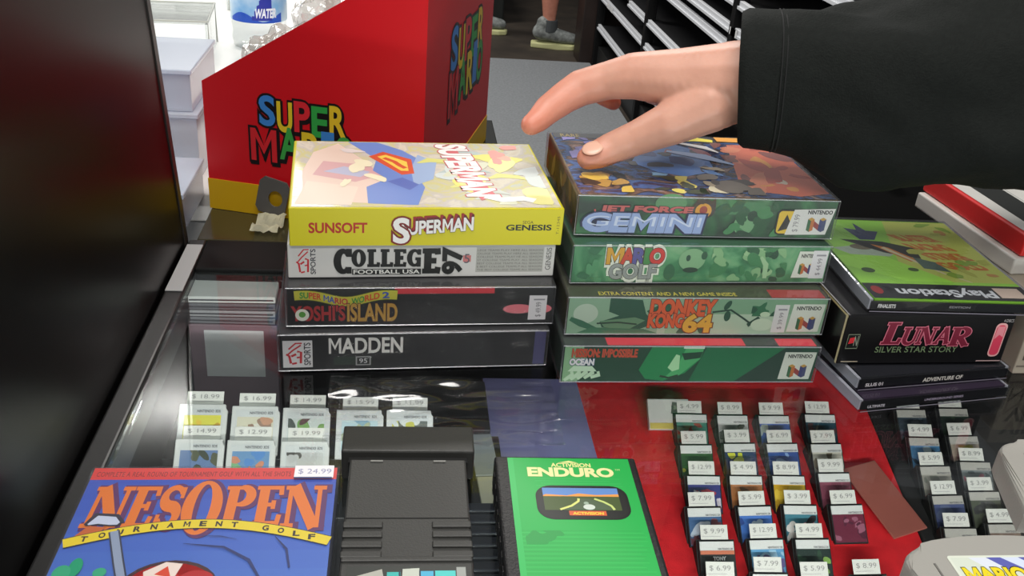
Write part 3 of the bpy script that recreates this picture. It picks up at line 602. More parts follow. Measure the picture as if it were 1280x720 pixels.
p.build('cover_picture', r, top(H-.0006)); p = Print(); p.rect(X(.815), Y(.062), X(.975), Y(.004), (234, 232, 236)); p.text('$ 24.99', X(.83), Y(.046), X(.965), Y(.020), (140, 142, 176)); p.rect(X(.815), Y(.066), X(.97), Y(.058), (40, 44, 100)); p.build('price_sticker', r, top(H-.0002))

# ------------------------------------------------------------------ loose cartridges on the glass
M_cart = mat('black_cartridge_plastic', (52, 52, 50), .5, bump=.12, bump_scale=900)
M_gap = mat('cartridge_gap_black', (10, 10, 10), .7)
r = thing('game_cartridge', 'charcoal plastic cartridge with ribbed grips between the blue golf box and the green cartridge', 'cartridge', (.0063, .400, .0003), -.004)
def cart_body():
    bm = box(-.0325, .0325, -.062, .0365, .002, .0185, .0012)
    for s in (-1, 1):
        for k in range(4):
            y = -.0185-.0072*k; add_box(bm, s*.0125 if s > 0 else -.0327, .0327 if s > 0 else -.0125, y-.0022, y+.0022, .0180, .0198, .0006)
    add_box(bm, -.0322, .0322, -.0448, -.0415, .018, .0196, .0008)
    return bm
obj('shell', cart_body(), M_cart, r)
obj('shadow_gap', box(-.0335, .0335, .0366, .0412, .001, .0160), M_gap, r)
obj('end_cap', box(-.0377, .0377, .0413, .0655, 0, .0205, .0012), M_cart, r)
for s in (-1, 1): obj('latch_notch', box(s*.0175-.0035, s*.0175+.0035, .0335, .0348, .0184, .0192, .0002), mat('latch_grey', (120, 120, 116), .4), r)
obj('seam', box(-.0318, .0318, -.0131, -.0127, .0184, .0188), M_gap, r)
p = Print(); p.rect(-.029, -.0615, .029, -.0475, (38, 42, 38)); p.poly([(-.026, -.0615), (-.024, -.054), (-.012, -.0495), (-.010, -.0615)], (170, 170, 160)); p.rect(-.0095, -.0615, -.003, -.0515, (50, 176, 170)); p.poly([(-.0025, -.0615), (-.002, -.0495), (.006, -.0490), (.006, -.0615)], (190, 196, 184))
p.rect(.0065, -.0615, .013, -.0510, (70, 170, 206)); p.rect(.0135, -.0615, .0235, -.0508, (70, 196, 190)); p.rect(.024, -.0615, .0285, -.0485, (150, 154, 150))
for x in (-.0035, .0063, .0132): p.rect(x-.0004, -.0615, x+.0004, -.0505, (24, 50, 70))
p.text('UGH', .0145, -.0612, .0230, -.0550, (20, 70, 84)); p.build('label', r, lambda x, y, e: (x, y, .0185+e))

r = thing('game_cartridge', 'black cartridge with a bright green picture label right of the charcoal one', 'cartridge', (.0948, .385, .0003), -.018)
W, D, H = .0815, .104, .0205
obj('shell', box(-W/2, W/2, -D/2, D/2, 0, H, .0018, 3), mat('black_shell', (26, 26, 28), .45, bump=.25, bump_scale=700), r)
bm = bmesh.new()
for k in range(9): add_box(bm, -W/2-.0006, -W/2+.002, -D/2+.006+k*.0105, -D/2+.0105+k*.0105, .003, H-.004, .0004)
obj('side_ribs', bm, mat('black_shell', (26, 26, 28)), r)
p = Print(); X = lambda a: (a-.5)*W; Y = lambda b: (.5-b)*D
p.rect(X(.09), Y(.985), X(.945), Y(.022), (32, 166, 74)); p.rect(X(.09), Y(.985), X(.13), Y(.022), (44, 176, 86))
rnd = random.Random(5)
for k in range(26):
    y = .60+k*.0148; p.rect(X(.13), Y(y+.003), X(rnd.uniform(.85, .93)), Y(y), (56, 180, 88) if k % 2 else (36, 152, 68), up=False)
for k in range(5): p.rect(X(rnd.uniform(.25, .3)), Y(.195+k*.02), X(rnd.uniform(.75, .86)), Y(.198+k*.02), (60, 180, 92), up=False)
p.layer += 1
p.blobs(X(.15), Y(.7), X(.4), Y(.6), [(28, 146, 66)], 4, .003, .007, 3)
p.build('picture_label', r, top(H)); p = Print()
p.text('ACTIVISION', X(.39), Y(.098), X(.665), Y(.066), (226, 226, 150), bold=.03); p.text('ENDURO', X(.225), Y(.178), X(.81), Y(.108), (226, 222, 160), bold=.05)
p.poly([(X(.44), Y(.062)), (X(.52), Y(.044)), (X(.58), Y(.062))], (226, 226, 150)); p.text('TM', X(.83), Y(.125), X(.865), Y(.112), (200, 226, 150)); p.build('title_lettering', r, top(H+.0001)); p = Print()
p.rrect(X(.25), Y(.52), X(.87), Y(.255), .009, (16, 20, 18)); p.rrect(X(.268), Y(.508), X(.85), Y(.268), .0075, (22, 26, 24))
p.rect(X(.30), Y(.445), X(.81), Y(.275), (70, 90, 46)); p.rect(X(.30), Y(.335), X(.81), Y(.275), (92, 134, 196)); p.poly([(X(.30), Y(.335)), (X(.32), Y(.325)), (X(.46), Y(.335)), (X(.54), Y(.318)), (X(.66), Y(.33)), (X(.81), Y(.322)), (X(.81), Y(.345)), (X(.30), Y(.345))], (226, 150, 70)); p.rect(X(.30), Y(.45), X(.81), Y(.342), (66, 84, 40))
p.poly([(X(.40), Y(.445)), (X(.52), Y(.39)), (X(.535), Y(.36)), (X(.6), Y(.36)), (X(.72), Y(.40)), (X(.75), Y(.445))], (74, 92, 66)); p.ribbon([(X(.40), Y(.445)), (X(.48), Y(.415)), (X(.53), Y(.38)), (X(.535), Y(.358))], .0014, (210, 214, 120)); p.ribbon([(X(.64), Y(.36)), (X(.70), Y(.385)), (X(.745), Y(.415)), (X(.76), Y(.445))], .0014, (190, 206, 120))
p.ell(X(.595), Y(.425), .0032, .0022, (200, 210, 200)); p.ell(X(.58), Y(.395), .0014, .0012, (150, 170, 150)); p.rect(X(.455), Y(.49), X(.70), Y(.455), (206, 90, 50)); p.text('ACTIVISION', X(.48), Y(.483), X(.68), Y(.464), (236, 200, 60), bold=.04)
p.build('screen_picture', r, top(H+.0001))

# grey console cartridges: curved top edge, side grooves, front label
M_grey = mat('grey_cartridge_plastic', (158, 156, 150), .45, bump=.1, bump_scale=500)
def grey_cart(label, loc, rz, lab):
    r = thing('grey_game_cartridge', label, 'cartridge', loc, rz, 'grey cartridges on the glass')
    W, D, H = .116, .075, .019; n = 18
    pts = [(-W/2, -D/2), (W/2, -D/2)]
    pts += [(W/2, D*.18)]+[(W/2*math.cos(PI*i/n)*(1 if 0 < i < n else 1), D*.18+(D*.32)*math.sin(PI*i/n)**.62) for i in range(1, n)]+[(-W/2, D*.18)]
    bm = bmesh.new(); add_prism(bm, pts, 'z', 0, H); es = [e for e in bm.edges if all(abs(q.co.z-H) < 1e-6 for q in e.verts)]
    bmesh.ops.bevel(bm, geom=es, offset=.005, segments=4, profile=.55, affect='EDGES', clamp_overlap=True)
    obj('shell', bm, M_grey, r)
    for s in (-1, 1): obj('panel_groove', box(s*.0445-.0005, s*.0445+.0005, -D/2+.003, D*.22, H-.0004, H+.0005), mat('grey_groove', (110, 108, 104), .5), r)
    if lab:
        p = Print(); p.rrect(-.0355, -.034, .0355, .022, .002, (214, 220, 206)); p.rect(-.034, -.033, .034, .0205, (206, 214, 200))
        p.poly([(-.016, .0205), (.034, .0205), (.034, .010), (-.010, .012)], (92, 96, 170)); p.poly([(-.024, .0205), (-.014, .0205), (-.006, .0115), (-.016, .0115)], (214, 220, 230)); p.poly([(-.006, .0205), (.004, .0205), (.012, .0115), (.004, .0115)], (206, 216, 236)); p.rect(-.034, -.033, .034, .002, (74, 140, 50))
        p.text('MARIO KART', -.031, .0035, .033, .0128, (226, 206, 40), bold=.05, outline=(50, 44, 20), ow=.04); p.text('64', .020, -.006, .032, .003, (226, 60, 40), bold=.05)
        p.blobs(-.012, -.012, .012, .002, [(206, 60, 40), (226, 120, 60), (180, 40, 40)], 7, .003, .006, 3); p.blobs(-.030, -.020, -.016, -.004, [(226, 190, 60), (200, 90, 40)], 4, .002, .003, 5)
        p.build('label', r, lambda x, y, e: (x, y, H+e))
    else:
        p = Print(); p.rrect(-.0355, -.034, .0355, .022, .002, (120, 130, 126)); p.blobs(-.033, -.032, .033, .02, [(80, 100, 130), (150, 120, 90), (60, 90, 70)], 10, .005, .011, 2); p.build('label', r, lambda x, y, e: (x, y, H+e))
grey_cart('grey cartridge with a kart racing label at the lower right, nearest the front', (.3215, .3335, .0003), .0, True)
grey_cart('plain grey cartridge at the right edge behind the kart racing one', (.4215, .4150, .0003), -.275, False)

# ------------------------------------------------------------------ right side: jewel cases and the boxed set
GJ = 'jewel cases in the right hand pile'
def jewel(label, pose, z, W, D, spine, cover=None, txts=()):
    x, y, a = pose; H = .0102
    cx = x+math.cos(a)*W/2-math.sin(a)*D/2; cy = y+math.sin(a)*W/2+math.cos(a)*D/2
    r = thing('jewel_case', label, 'game case', (cx, cy, z), a, GJ)
    obj('clear_case', box(-W/2, W/2, -D/2, D/2, 0, H, .0008, 2), M_jewel, r)
    obj('disc_tray', box(-W/2+.008, W/2-.0025, -D/2+.0065, D/2-.003, .0016, .0064), mat('tray_grey', (52, 50, 54), .5), r)
    obj('booklet', box(-W/2+.004, W/2-.002, -D/2+.0025, D/2-.002, .0075, .0090), mat(*cover), r)
    bm = box(-W/2+.0015, W/2-.0015, -D/2+.0008, -D/2+.0016, .0015, H-.0022); obj('spine_card', bm, mat('spine_black', (16, 15, 18), .4), r)
    for s in (-1, 1): obj('case_edge', box(s*(W/2-.0016)-.0012, s*(W/2-.0016)+.0012, -D/2+.002, D/2-.002, .0012, H-.0012), clear_mat('jewel_edge', (235, 236, 238), .1, .2, haze=.6), r)
    p = Print()
    for t, a0, b0, a1, b1, c in txts: p.text(t, (a0-.5)*W, b0*H, (a1-.5)*W, b1*H, c, bold=.03)
    p.rect(-W/2+.001, 0.0002, W/2-.001, .0010, (120, 116, 128)); p.build('spine_lettering', r, lambda x, y, e: (x, -D/2-e*.5, y))
    return r, W, D, H
jewel('clear jewel case with a black spine at the very bottom of the pile', (.3105, .5125, .17), .0003, .122, .138, None, ('booklet_plum', (56, 44, 60), .4), (('ULTIMATE', .05, .32, .16, .52, (190, 186, 196)), ('UNDERGROUND SERIES', .42, .45, .68, .62, (150, 140, 160))))
jewel('clear jewel case with a black spine, directly under the boxed set', (.3110, .5235, .15), .0107, .123, .138, None, ('booklet_dark', (40, 40, 44), .4), (('SLUS 01', .05, .3, .16, .55, (196, 190, 196)), ('ADVENTURE OF', .42, .32, .68, .62, (200, 196, 190))))
W, D, H = .125, .140, .0388
cx, cy, a = .3016, .5412, .0414
r = thing('boxed_game_set', 'black boxed game set with pink outlined lettering between the jewel cases', 'game box', (cx+math.cos(a)*W/2-math.sin(a)*D/2, cy+math.sin(a)*W/2+math.cos(a)*D/2, .0212), a)
obj('carton', box(-W/2, W/2, -D/2, D/2, 0, H, .0009), mat('carton_black_gloss', (13, 12, 14), .3), r)
u = lambda q: (q-.5)*W; v = lambda q: q*H
p = Print(); p.rect(u(.025), v(.32), u(.095), v(.62), (120, 130, 110)); p.rect(u(.028), v(.335), u(.092), v(.605), (14, 18, 14)); p.poly([(u(.035), v(.42)), (u(.065), v(.44)), (u(.07), v(.56)), (u(.04), v(.54))], (206, 40, 50)); p.text('N', u(.067), v(.38), u(.088), v(.58), (150, 156, 140))
p.rect(u(.02), v(.045), u(.12), v(.065), (170, 160, 140)); p.rect(u(.84), v(.04), u(.99), v(.06), (190, 160, 160)); p.text('4 DISCS', u(.93), v(.86), u(.99), v(.92), (190, 186, 186))
p.rrect(u(.895), v(.14), u(.965), v(.84), .0035, (226, 170, 170)); p.rrect(u(.902), v(.17), u(.958), v(.80), .003, (216, 60, 90)); p.poly([(u(.905), v(.5)), (u(.93), v(.6)), (u(.955), v(.55)), (u(.952), v(.77)), (u(.908), v(.77))], (226, 140, 150))
p.text('SILVER STAR STORY', u(.205), v(.24), u(.70), v(.36), (110, 130, 96), bold=.01); p.build('front_print', r, front(D)); p = Print()
put_serif(p, 'L', u(.225), v(.42), u(.335), v(.86), (120, 22, 50), outline=(206, 110, 130), ow=.0007, T=.26, t=.1, shear=.12)
put_serif(p, 'UNA', u(.335), v(.42), u(.63), v(.76), (120, 22, 50), outline=(206, 110, 130), ow=.0007, T=.22, t=.1, shear=.12)
put_serif(p, 'R', u(.63), v(.38), u(.74), v(.76), (120, 22, 50), outline=(206, 110, 130), ow=.0007, T=.24, t=.1, shear=.05); p.build('title_lettering', r, front(D+.0009))
p = Print(); p.blobs(-D/2+.003, .003, D/2-.003, H-.003, [(150, 120, 40), (110, 84, 30), (170, 140, 60), (70, 50, 24)], 16, .005, .011, 3); p.rect(-D/2, H-.002, D/2, H-.0005, (190, 176, 130)); p.rect(D/2-.003, 0, D/2-.0006, H, (200, 190, 150)); p.build('side_print', r, left(W))

r, W, D, H = jewel('clear jewel case with a bright green cover on top of the right hand pile', (.3165, .5460, -.005), .0602, .1255, .142, None, ('booklet_green', (140, 200, 60), .25), (('FINALISTS', .05, .35, .15, .62, (200, 200, 200)), ('EDITION', .46, .45, .58, .6, (120, 120, 126))))
p = Print(); X = lambda q: (q-.5)*W*.95+.001; Y = lambda q: (q-.5)*D*.95
p.rect(X(0), Y(0), X(1), Y(1), (164, 226, 80)); p.poly([(X(.3), Y(.2)), (X(1), Y(.2)), (X(1), Y(1)), (X(.55), Y(1))], (206, 214, 100)); p.poly([(X(0), Y(.5)), (X(.3), Y(.52)), (X(.6), Y(.2)), (X(.3), Y(.2)), (X(0), Y(.38))], (180, 244, 84))
p.poly([(X(.02), Y(.6)), (X(.2), Y(.64)), (X(.42), Y(.55)), (X(.35), Y(.5)), (X(.1), Y(.52))], (190, 206, 180)); p.ell(X(.22), Y(.62), .009, .005, (120, 110, 80)); p.poly([(X(.12), Y(.72)), (X(.4), Y(.7)), (X(.58), Y(.62)), (X(.55), Y(.48)), (X(.34), Y(.55))], (36, 40, 34))
p.poly([(X(.22), Y(.88)), (X(.3), Y(.86)), (X(.32), Y(.96)), (X(.36), Y(.85)), (X(.44), Y(.84)), (X(.36), Y(.72)), (X(.26), Y(.72))], (60, 70, 110)); p.poly([(X(.3), Y(.66)), (X(.4), Y(.62)), (X(.52), Y(.46)), (X(.46), Y(.44))], (214, 130, 50)); p.ribbon([(X(.36), Y(.62)), (X(.6), Y(.3)), (X(.72), Y(.2))], [.004, .002, .001], (226, 214, 170)); p.poly([(X(.5), Y(.5)), (X(.62), Y(.44)), (X(.66), Y(.32)), (X(.5), Y(.36))], (86, 110, 96))
for k in range(4): p.text(('BLASTER', 'RACING', 'STRIKE', 'GOLD')[k], X(.55+.04*k), Y(.72-.12*k), X(.82+.04*k), Y(.80-.12*k), (214, 128, 54), bold=.06, shear=-.7)
p.blobs(X(.5), Y(.25), X(.98), Y(.98), [(186, 190, 80), (146, 180, 60), (206, 150, 80)], 14, .003, .007, 6); p.ell(X(.12), Y(.32), .005, .004, (60, 90, 30)); p.ell(X(.42), Y(.34), .004, .003, (70, 100, 40))
p.rect(X(0), Y(.0), X(1), Y(.165), (34, 34, 36)); p.text('PlayStation', X(.18), Y(.03), X(.78), Y(.13), (214, 216, 216), bold=.03, rot=2); p.poly([(X(.8), Y(.03)), (X(.96), Y(.03)), (X(.96), Y(.14)), (X(.8), Y(.14))], (214, 190, 170)); p.ell(X(.06), Y(.09), .004, .006, (150, 40, 40))
p.build('cover_picture', r, lambda x, y, e: (x, y, .0090+e))

# pale box with printed words and the white and red cases lying on it
r = thing('game_box', 'cream game box with grey words behind the black boxed set at the right edge', 'game box', (.562, .629, .0003), .02)
obj('carton', box(-.11, .11, -.062, .062, 0, .0508, .001), mat('carton_cream', (176, 166, 150), .5), r)
p = Print(); p.text('VII', -.102, .030, -.082, .042, (70, 64, 60), bold=.03); p.text('NIF', -.106, .012, -.080, .024, (84, 74, 66)); p.rect(-.109, .006, -.02, .0075, (120, 110, 100)); p.build('front_print', r, front(.124))
def dvd(label, loc, rz, W, D, H, m, strip=None):
    r = thing('game_case', label, 'game case', loc, rz, 'white and red cases at the right edge')
    obj('case_shell', box(0, W, 0, D, 0, H, .0016, 3), m, r)
    if strip:
        p = Print(); p.rect(.0035, .003, W-.003, D-.003, (208, 206, 200)); p.poly([(.016, .002), (.043, .002), (.046, D-.002), (.019, D-.002)], (36, 38, 36)); p.poly([(.0445, .002), (.046, .002), (.049, D-.002), (.0475, D-.002)], (170, 172, 168)); p.build('cover_stripe', r, top(H))
dvd('white plastic case lying under the red one at the right edge', (.4715, .6275, .0515), .088, .12, .138, .0140, mat('white_case', (206, 204, 198), .4))
dvd('bright red case with a white and black cover on top of the white case', (.4765, .6305, .0660), .088, .12, .138, .0180, mat('red_case', (214, 40, 40), .35), True)

# ------------------------------------------------------------------ inside the case, under the glass
M_felt = mat('red_felt', (212, 24, 34), .9, noise_amt=.12, noise_scale=70, bump=.25, bump_scale=900)
pts = [(.55, -.2995), (.845, -.2995), (.845, -.2323+.3*(.845-.64)), (.55, -.2323+.3*(.55-.64))]
o = obj('felt_board', prism(pts, 'x', .165, .487, .002), M_felt); tag(o, 'sloping red felt display board under the glass', 'display board')
o = obj('felt_board', prism(pts, 'x', .4885, .66, .002), mat('black_felt', (22, 20, 20), .9)); tag(o, 'sloping black felt display board beside the red one', 'display board')

M_card = mat('card_shell_black', (26, 27, 28), .45); M_cardw = mat('card_shell_white', (206, 206, 202), .45)
wedge = prism([(0, -.0004), (.0252, .0226), (.0296, .0083)], 'x', -.0175, .0175); wedge_me = bpy.data.meshes.new('stand'); bmesh.ops.recalc_face_normals(wedge, faces=wedge.faces); wedge.to_mesh(wedge_me); wedge.free(); wedge_me.materials.append(mat('stand_black', (20, 21, 20), .6))
def card_body_me(m, nm):
    bm = bmesh.new(); add_prism(bm, [(-.0165, 0), (.0165, 0), (.0165, .031), (.0150, .031), (.0150, .035), (-.0165, .035)], 'y', 0, .0036)
    bmesh.ops.bevel(bm, geom=list(bm.edges), offset=.0005, segments=1, affect='EDGES'); bmesh.ops.recalc_face_normals(bm, faces=bm.faces)
    me = bpy.data.meshes.new(nm); bm.to_mesh(me); bm.free(); me.materials.append(m); return me
card_b, card_w = card_body_me(M_card, 'shell'), card_body_me(M_cardw, 'shell')
TILT = math.radians(-48)
rc = random.Random(21)
def game_card(label, group, x, y, z, art, price, white=False, stand=True, band=(214, 214, 210), seed=0, sh=.0145, rz=0.0):
    """a small game card leaning back; x, y, z is the middle of its top edge"""
    ty, tz = .035*math.sin(-TILT), .035*math.cos(TILT)
    r = thing('game_card', label, 'game card', (x+ty*math.sin(rz), y-ty*math.cos(rz), z-tz), rz, group)
    b = obj('shell', card_w if white else card_b, None, r, rot=(TILT, 0, 0))
    if stand: obj('stand', wedge_me, None, r, loc=(0, .0044, -.0006))
    fr = lambda X, Z, e: (X, -e, Z)
    p = Print()
    if white:
        p.rect(-.0135, .004, .0135, .0318, (200, 202, 200)); p.rect(-.0125, .006, .0125, .0270, art[0]); p.blobs(-.0125, .006, .0125, .0270, art[1:], 9, .002, .005, seed)
        p.text('NINTENDO 3DS', -.004, .0290, .0118, .0308, (80, 80, 84), bold=.03)
    else:
        p.rect(-.0152, .0015, .0152, .0335, art[0]); p.blobs(-.015, .002, .015, .026, art[1:], 9, .002, .0055, seed)
        p.rect(-.0155, .0268, .0155, .0346, band); p.text('NINTENDO DS', .001, .0274, .0145, .0291, (70, 70, 74), bold=.03)
    p.build('picture_label', r, fr).rotation_euler = (TILT, 0, 0)
    bm = box(-.0125, .0125, .0037, .0041, .0318, .035+sh); s = obj('price_sticker', bm, mat('sticker_white', (222, 220, 212), .55), r, rot=(TILT, 0, 0))
    p = Print(); k = rc.uniform(-.001, .001); p.text(price, -.0095, .035+sh*.44, .0095, .035+sh*.78, (150, 148, 146))
    p.rect(-.011+k, .035+sh*.28, .006, .035+sh*.31, (176, 174, 172)); p.build('price_lettering', s, lambda X, Z, e: (X, .0037-e, Z))
    return r
R1, R2 = 'small black game cards on the red felt', 'dim game cards on the black felt'
ordr = ['first', 'second', 'third', 'fourth', 'fifth', 'sixth']
cards = {
 'A': [(.289, .764, 'teal card with a red splash', [(70, 130, 112), (186, 76, 66), (150, 60, 50)]), (.286, .728, 'green card with a yellow title block', [(40, 84, 40), (176, 176, 60), (60, 110, 50)]), (.286, .694, 'navy and red striped card', [(50, 54, 120), (170, 50, 70), (210, 200, 210)]),
       (.279, .661, 'blue and brown card', [(60, 96, 140), (120, 60, 70), (190, 200, 214)]), (.283, .628, 'black card with a white word', [(20, 22, 22), (24, 28, 28)]), (.280, .593, 'pale topped card', [(60, 60, 70), (150, 150, 150)])],
 'B': [(.331, .763, 'white card with a dark dashed title', [(200, 200, 196), (90, 90, 86), (180, 180, 176)]), (.330, .730, 'navy card with a yellow half disc', [(40, 54, 96), (206, 206, 60), (190, 196, 50)]), (.327, .694, 'orange brown card', [(176, 110, 60), (206, 140, 80), (110, 70, 40)]),
       (.327, .662, 'bright blue card with a white swoosh', [(64, 110, 186), (190, 210, 230), (40, 70, 140)]), (.329, .629, 'sky blue card with a violet patch', [(90, 150, 190), (90, 80, 130), (150, 190, 214)]), (.324, .597, 'card mostly hidden by its white sticker', [(80, 60, 60), (150, 120, 100)])],
 'C': [(.374, .763, 'royal blue card with a small white panel', [(56, 96, 180), (190, 200, 190), (70, 110, 190)]), (.373, .730, 'deep blue card with pale lettering', [(36, 70, 140), (130, 160, 206), (50, 90, 160)]), (.369, .694, 'golden yellow card', [(206, 160, 30), (180, 120, 20), (226, 190, 60)]),
       (.371, .663, 'teal card with a white and pink patch', [(60, 120, 136), (226, 220, 214), (206, 120, 130), (30, 30, 36)]), (.372, .629, 'dark green card with a bright green streak', [(24, 44, 38), (130, 170, 80), (40, 70, 50)]), (.365, .592, 'card with a lilac and green patch', [(60, 80, 60), (190, 170, 200), (70, 120, 80)])],
 'D': [(.423, .765, 'dark teal card with a brown patch', [(30, 66, 80), (80, 50, 50), (40, 80, 90)]), (.418, .730, 'cream card with a yellow dash', [(196, 192, 176), (190, 180, 80), (120, 110, 90)]), (.415, .697, 'mauve card', [(130, 66, 84), (170, 90, 110), (110, 54, 70)]),
       (.416, .663, 'maroon card standing clear of the others', [(104, 34, 56), (150, 90, 110), (80, 30, 50)]), (.414, .594, 'lone card at the near end', [(70, 40, 40), (120, 90, 80)])]}
prices = ['4.99', '5.99', '12.99', '7.99', '9.99', '6.99', '8.99', '3.99']
colname = {'A': 'leftmost', 'B': 'second', 'C': 'third', 'D': 'rightmost'}
n = 0
for cn, L in cards.items():
    for i, (x, y, d, art) in enumerate(L):
        o = game_card('%s, %s from back, %s column on red felt' % (d, ordr[i] if not (cn == 'D' and i == 4) else 'last', colname[cn]), R1, x, y, -.215+.3*(y-.64), art, '$ '+prices[n % 8], seed=n+3, rz=rc.uniform(-.03, .03)); n += 1
        if 'white word' in d:
            lab = [c for c in o.children if c.name.startswith('picture_label')][0]
            p = Print(); p.rect(-.0155, .0235, .0155, .0268, (196, 110, 80)); p.text('TONY', -.004, .0185, .007, .0215, (220, 220, 220), bold=.06); p.build('title_lettering', lab, lambda X, Z, e: (X, -e-.0005, Z))
dim = {'E': [(.523, .772, 'slate card', [(54, 66, 76), (90, 100, 110)]), (.523, .738, 'light blue card', [(70, 120, 160), (40, 70, 90), (150, 170, 180)]), (.521, .705, 'grey card with red dashes', [(150, 146, 136), (170, 70, 70), (120, 120, 110)]), (.520, .673, 'blue violet card', [(70, 80, 120), (90, 100, 130)]), (.518, .639, 'brown topped card', [(60, 50, 50), (90, 80, 80)])],
       'G': [(.570, .774, 'dark green card', [(40, 54, 44), (60, 80, 60)]), (.566, .740, 'beige card with an olive dash', [(160, 146, 130), (150, 140, 60), (120, 100, 96)]), (.565, .710, 'silver card with a pink dash', [(120, 126, 126), (170, 110, 120), (80, 90, 90)]), (.559, .677, 'olive card', [(80, 84, 70), (60, 60, 60)]), (.563, .643, 'tan card', [(110, 90, 80), (130, 110, 96)])]}
for cn, L in dim.items():
    for i, (x, y, d, art) in enumerate(L):
        game_card('%s, %s from back, %s column on black felt' % (d, ordr[i], {'E': 'left', 'G': 'right'}[cn]), R2, x, y, -.215+.3*(y-.64), art, '$ '+prices[n % 8], seed=n+3, band=(176, 172, 164), rz=rc.uniform(-.03, .03)); n += 1  # bands and pictures coloured darker, with the pile's shade put into them

# white cards on the black stepped riser at the left
pts = [(.50, -.2995), (.5452, -.2995), (.5452, -.2995), (.60, -.2995), (.60, -.0655), (.5452, -.0655), (.5452, -.0790), (.50, -.0790)]
pts = [pts[0], pts[3], pts[4], pts[5], pts[6], pts[7]]
o = obj('stepped_riser', prism(pts, 'x', -.160, .030, .0006), mat('riser_black', (14, 14, 15), .5)); tag(o, 'black stepped riser holding the white game cards', 'riser')
R3 = 'white game cards on the black riser'
wl = [(-.1353, .5743, -.040, 'yellow picture card, back left of the riser', [(214, 206, 70), (226, 190, 60), (206, 220, 110), (190, 150, 40)], '$ 18.99'), (-.0991, .5725, -.040, 'cream picture card in the middle of the back row of the riser', [(206, 200, 176), (190, 140, 110), (150, 120, 100), (214, 210, 196)], '$ 16.99'),
      (-.0639, .5710, -.040, 'grey and green picture card, right of the cream one in the back row', [(190, 196, 190), (70, 76, 70), (110, 150, 80), (90, 60, 60)], '$ 14.99'),
      (-.1345, .5520, -.0535, 'card with a dark mountain picture, front left of the riser', [(96, 120, 160), (60, 66, 50), (80, 84, 60), (40, 50, 40)], '$ 14.99'), (-.0997, .5510, -.0535, 'blue picture card with an orange patch in the middle of the front row', [(100, 140, 180), (196, 130, 100), (80, 130, 190), (120, 170, 120)], '$ 12.99'), (-.0632, .5500, -.0535, 'grey card with a dark title plate, right end of the front row', [(190, 190, 186), (70, 66, 60), (180, 180, 176)], '$ 19.99'),
      (-.0266, .5690, -.040, 'pale blue picture card behind the charcoal cartridge, left of two', [(176, 200, 206), (120, 160, 180), (160, 170, 140)], '$ 15.99'), (.0085, .5690, -.040, 'yellow lettered card behind the charcoal cartridge, right of two', [(90, 96, 90), (190, 186, 80), (206, 210, 206)], '$ 11.99')]
for i, (x, y, z, d, art, pr_) in enumerate(wl):
    game_card('white game '+d, R3, x, y, z, art, pr_, white=True, stand=False, seed=60+i, sh=.010)

# stack of pale cases, the mauve box under them and the pedestal
o = obj('pedestal', box(-.168, -.094, .668, .74, -.2995, -.1305, .001), mat('riser_black', (14, 14, 15))); tag(o, 'black pedestal under the mauve box at the back left of the case', 'riser')
r = thing('mauve_box', 'mauve box with a white label at the back left under the glass', 'box', (-.131, .705, -.1300)); obj('carton', box(-.034, .034, -.033, .034, 0, .0978, .001), mat('carton_mauve', (124, 100, 108), .5), r)
p = Print(); p.rect(-.0225, .050, .0235, .0930, (214, 212, 212)); p.build('paper_label', r, lambda x, y, e: (x, -.033-e, y))
for k, (c, nm) in enumerate((((120, 118, 122), 'grey case at the bottom of the pale stack'), ((160, 158, 160), 'light grey case second in the pale stack'), ((110, 108, 112), 'grey case third in the pale stack'), ((216, 216, 212), 'white case on top of the pale stack'))):
    z = -.0318+.0062*k
    r = thing('thin_case', nm+' under the glass at back left', 'game case', (-.1315, .700, z), .01*(k-1), 'pale cases stacked under the glass')
    obj('case_shell', box(-.0335, .0335, -.027, .027, 0, .0056, .0008), mat('thin_case_%d' % k, c, .35), r)
    obj('case_opening', box(-.032, .032, -.0273, -.0268, .0022, .0034), mat('thin_case_gap', (60, 58, 62), .5), r)

o = obj('black_display_box', box(-.048, .0745, .628, .70, -.2995, -.0995, .0015), mat('box_black', (12, 12, 13), .45)); tag(o, 'plain black display box under the glass behind the white cards', 'box')
o = obj('violet_panel', box(.0765, .1635, .560, .74, -.125, -.1225, .0006), mat('violet_card', (168, 166, 228), .5, noise_amt=.12, noise_scale=14)); tag(o, 'blue violet cardboard panel under the glass between the two stacks', 'panel')
o = obj('panel_support', box(.0775, .1625, .562, .738, -.2995, -.1255, .001), mat('riser_black', (14, 14, 15))); tag(o, 'black block under the blue violet panel', 'riser')
r = thing('card_sleeve', 'narrow grey plastic sleeve with a cream end beside the charcoal cartridge', 'sleeve', (.0625, .5300, -.066), .06)
obj('sleeve', box(-.0085, .0085, -.006, .042, 0, .0035, .0008), mat('sleeve_grey', (150, 154, 156), .2, coat=.5), r); obj('cream_end', box(-.0080, .0080, -.038, -.0065, 0, .0032, .0008), mat('sleeve_cream', (190, 184, 160), .4), r)
o = obj('sleeve_support', box(.0515, .0745, .490, .575, -.2995, -.0665, .001), mat('riser_black', (14, 14, 15))); tag(o, 'slim black block under the grey plastic sleeve', 'riser')
o = obj('case_block', box(.035, .090, .37, .486, -.2995, -.1120, .001), mat('riser_black', (14, 14, 15))); tag(o, 'black block under the filed dark cases', 'riser')
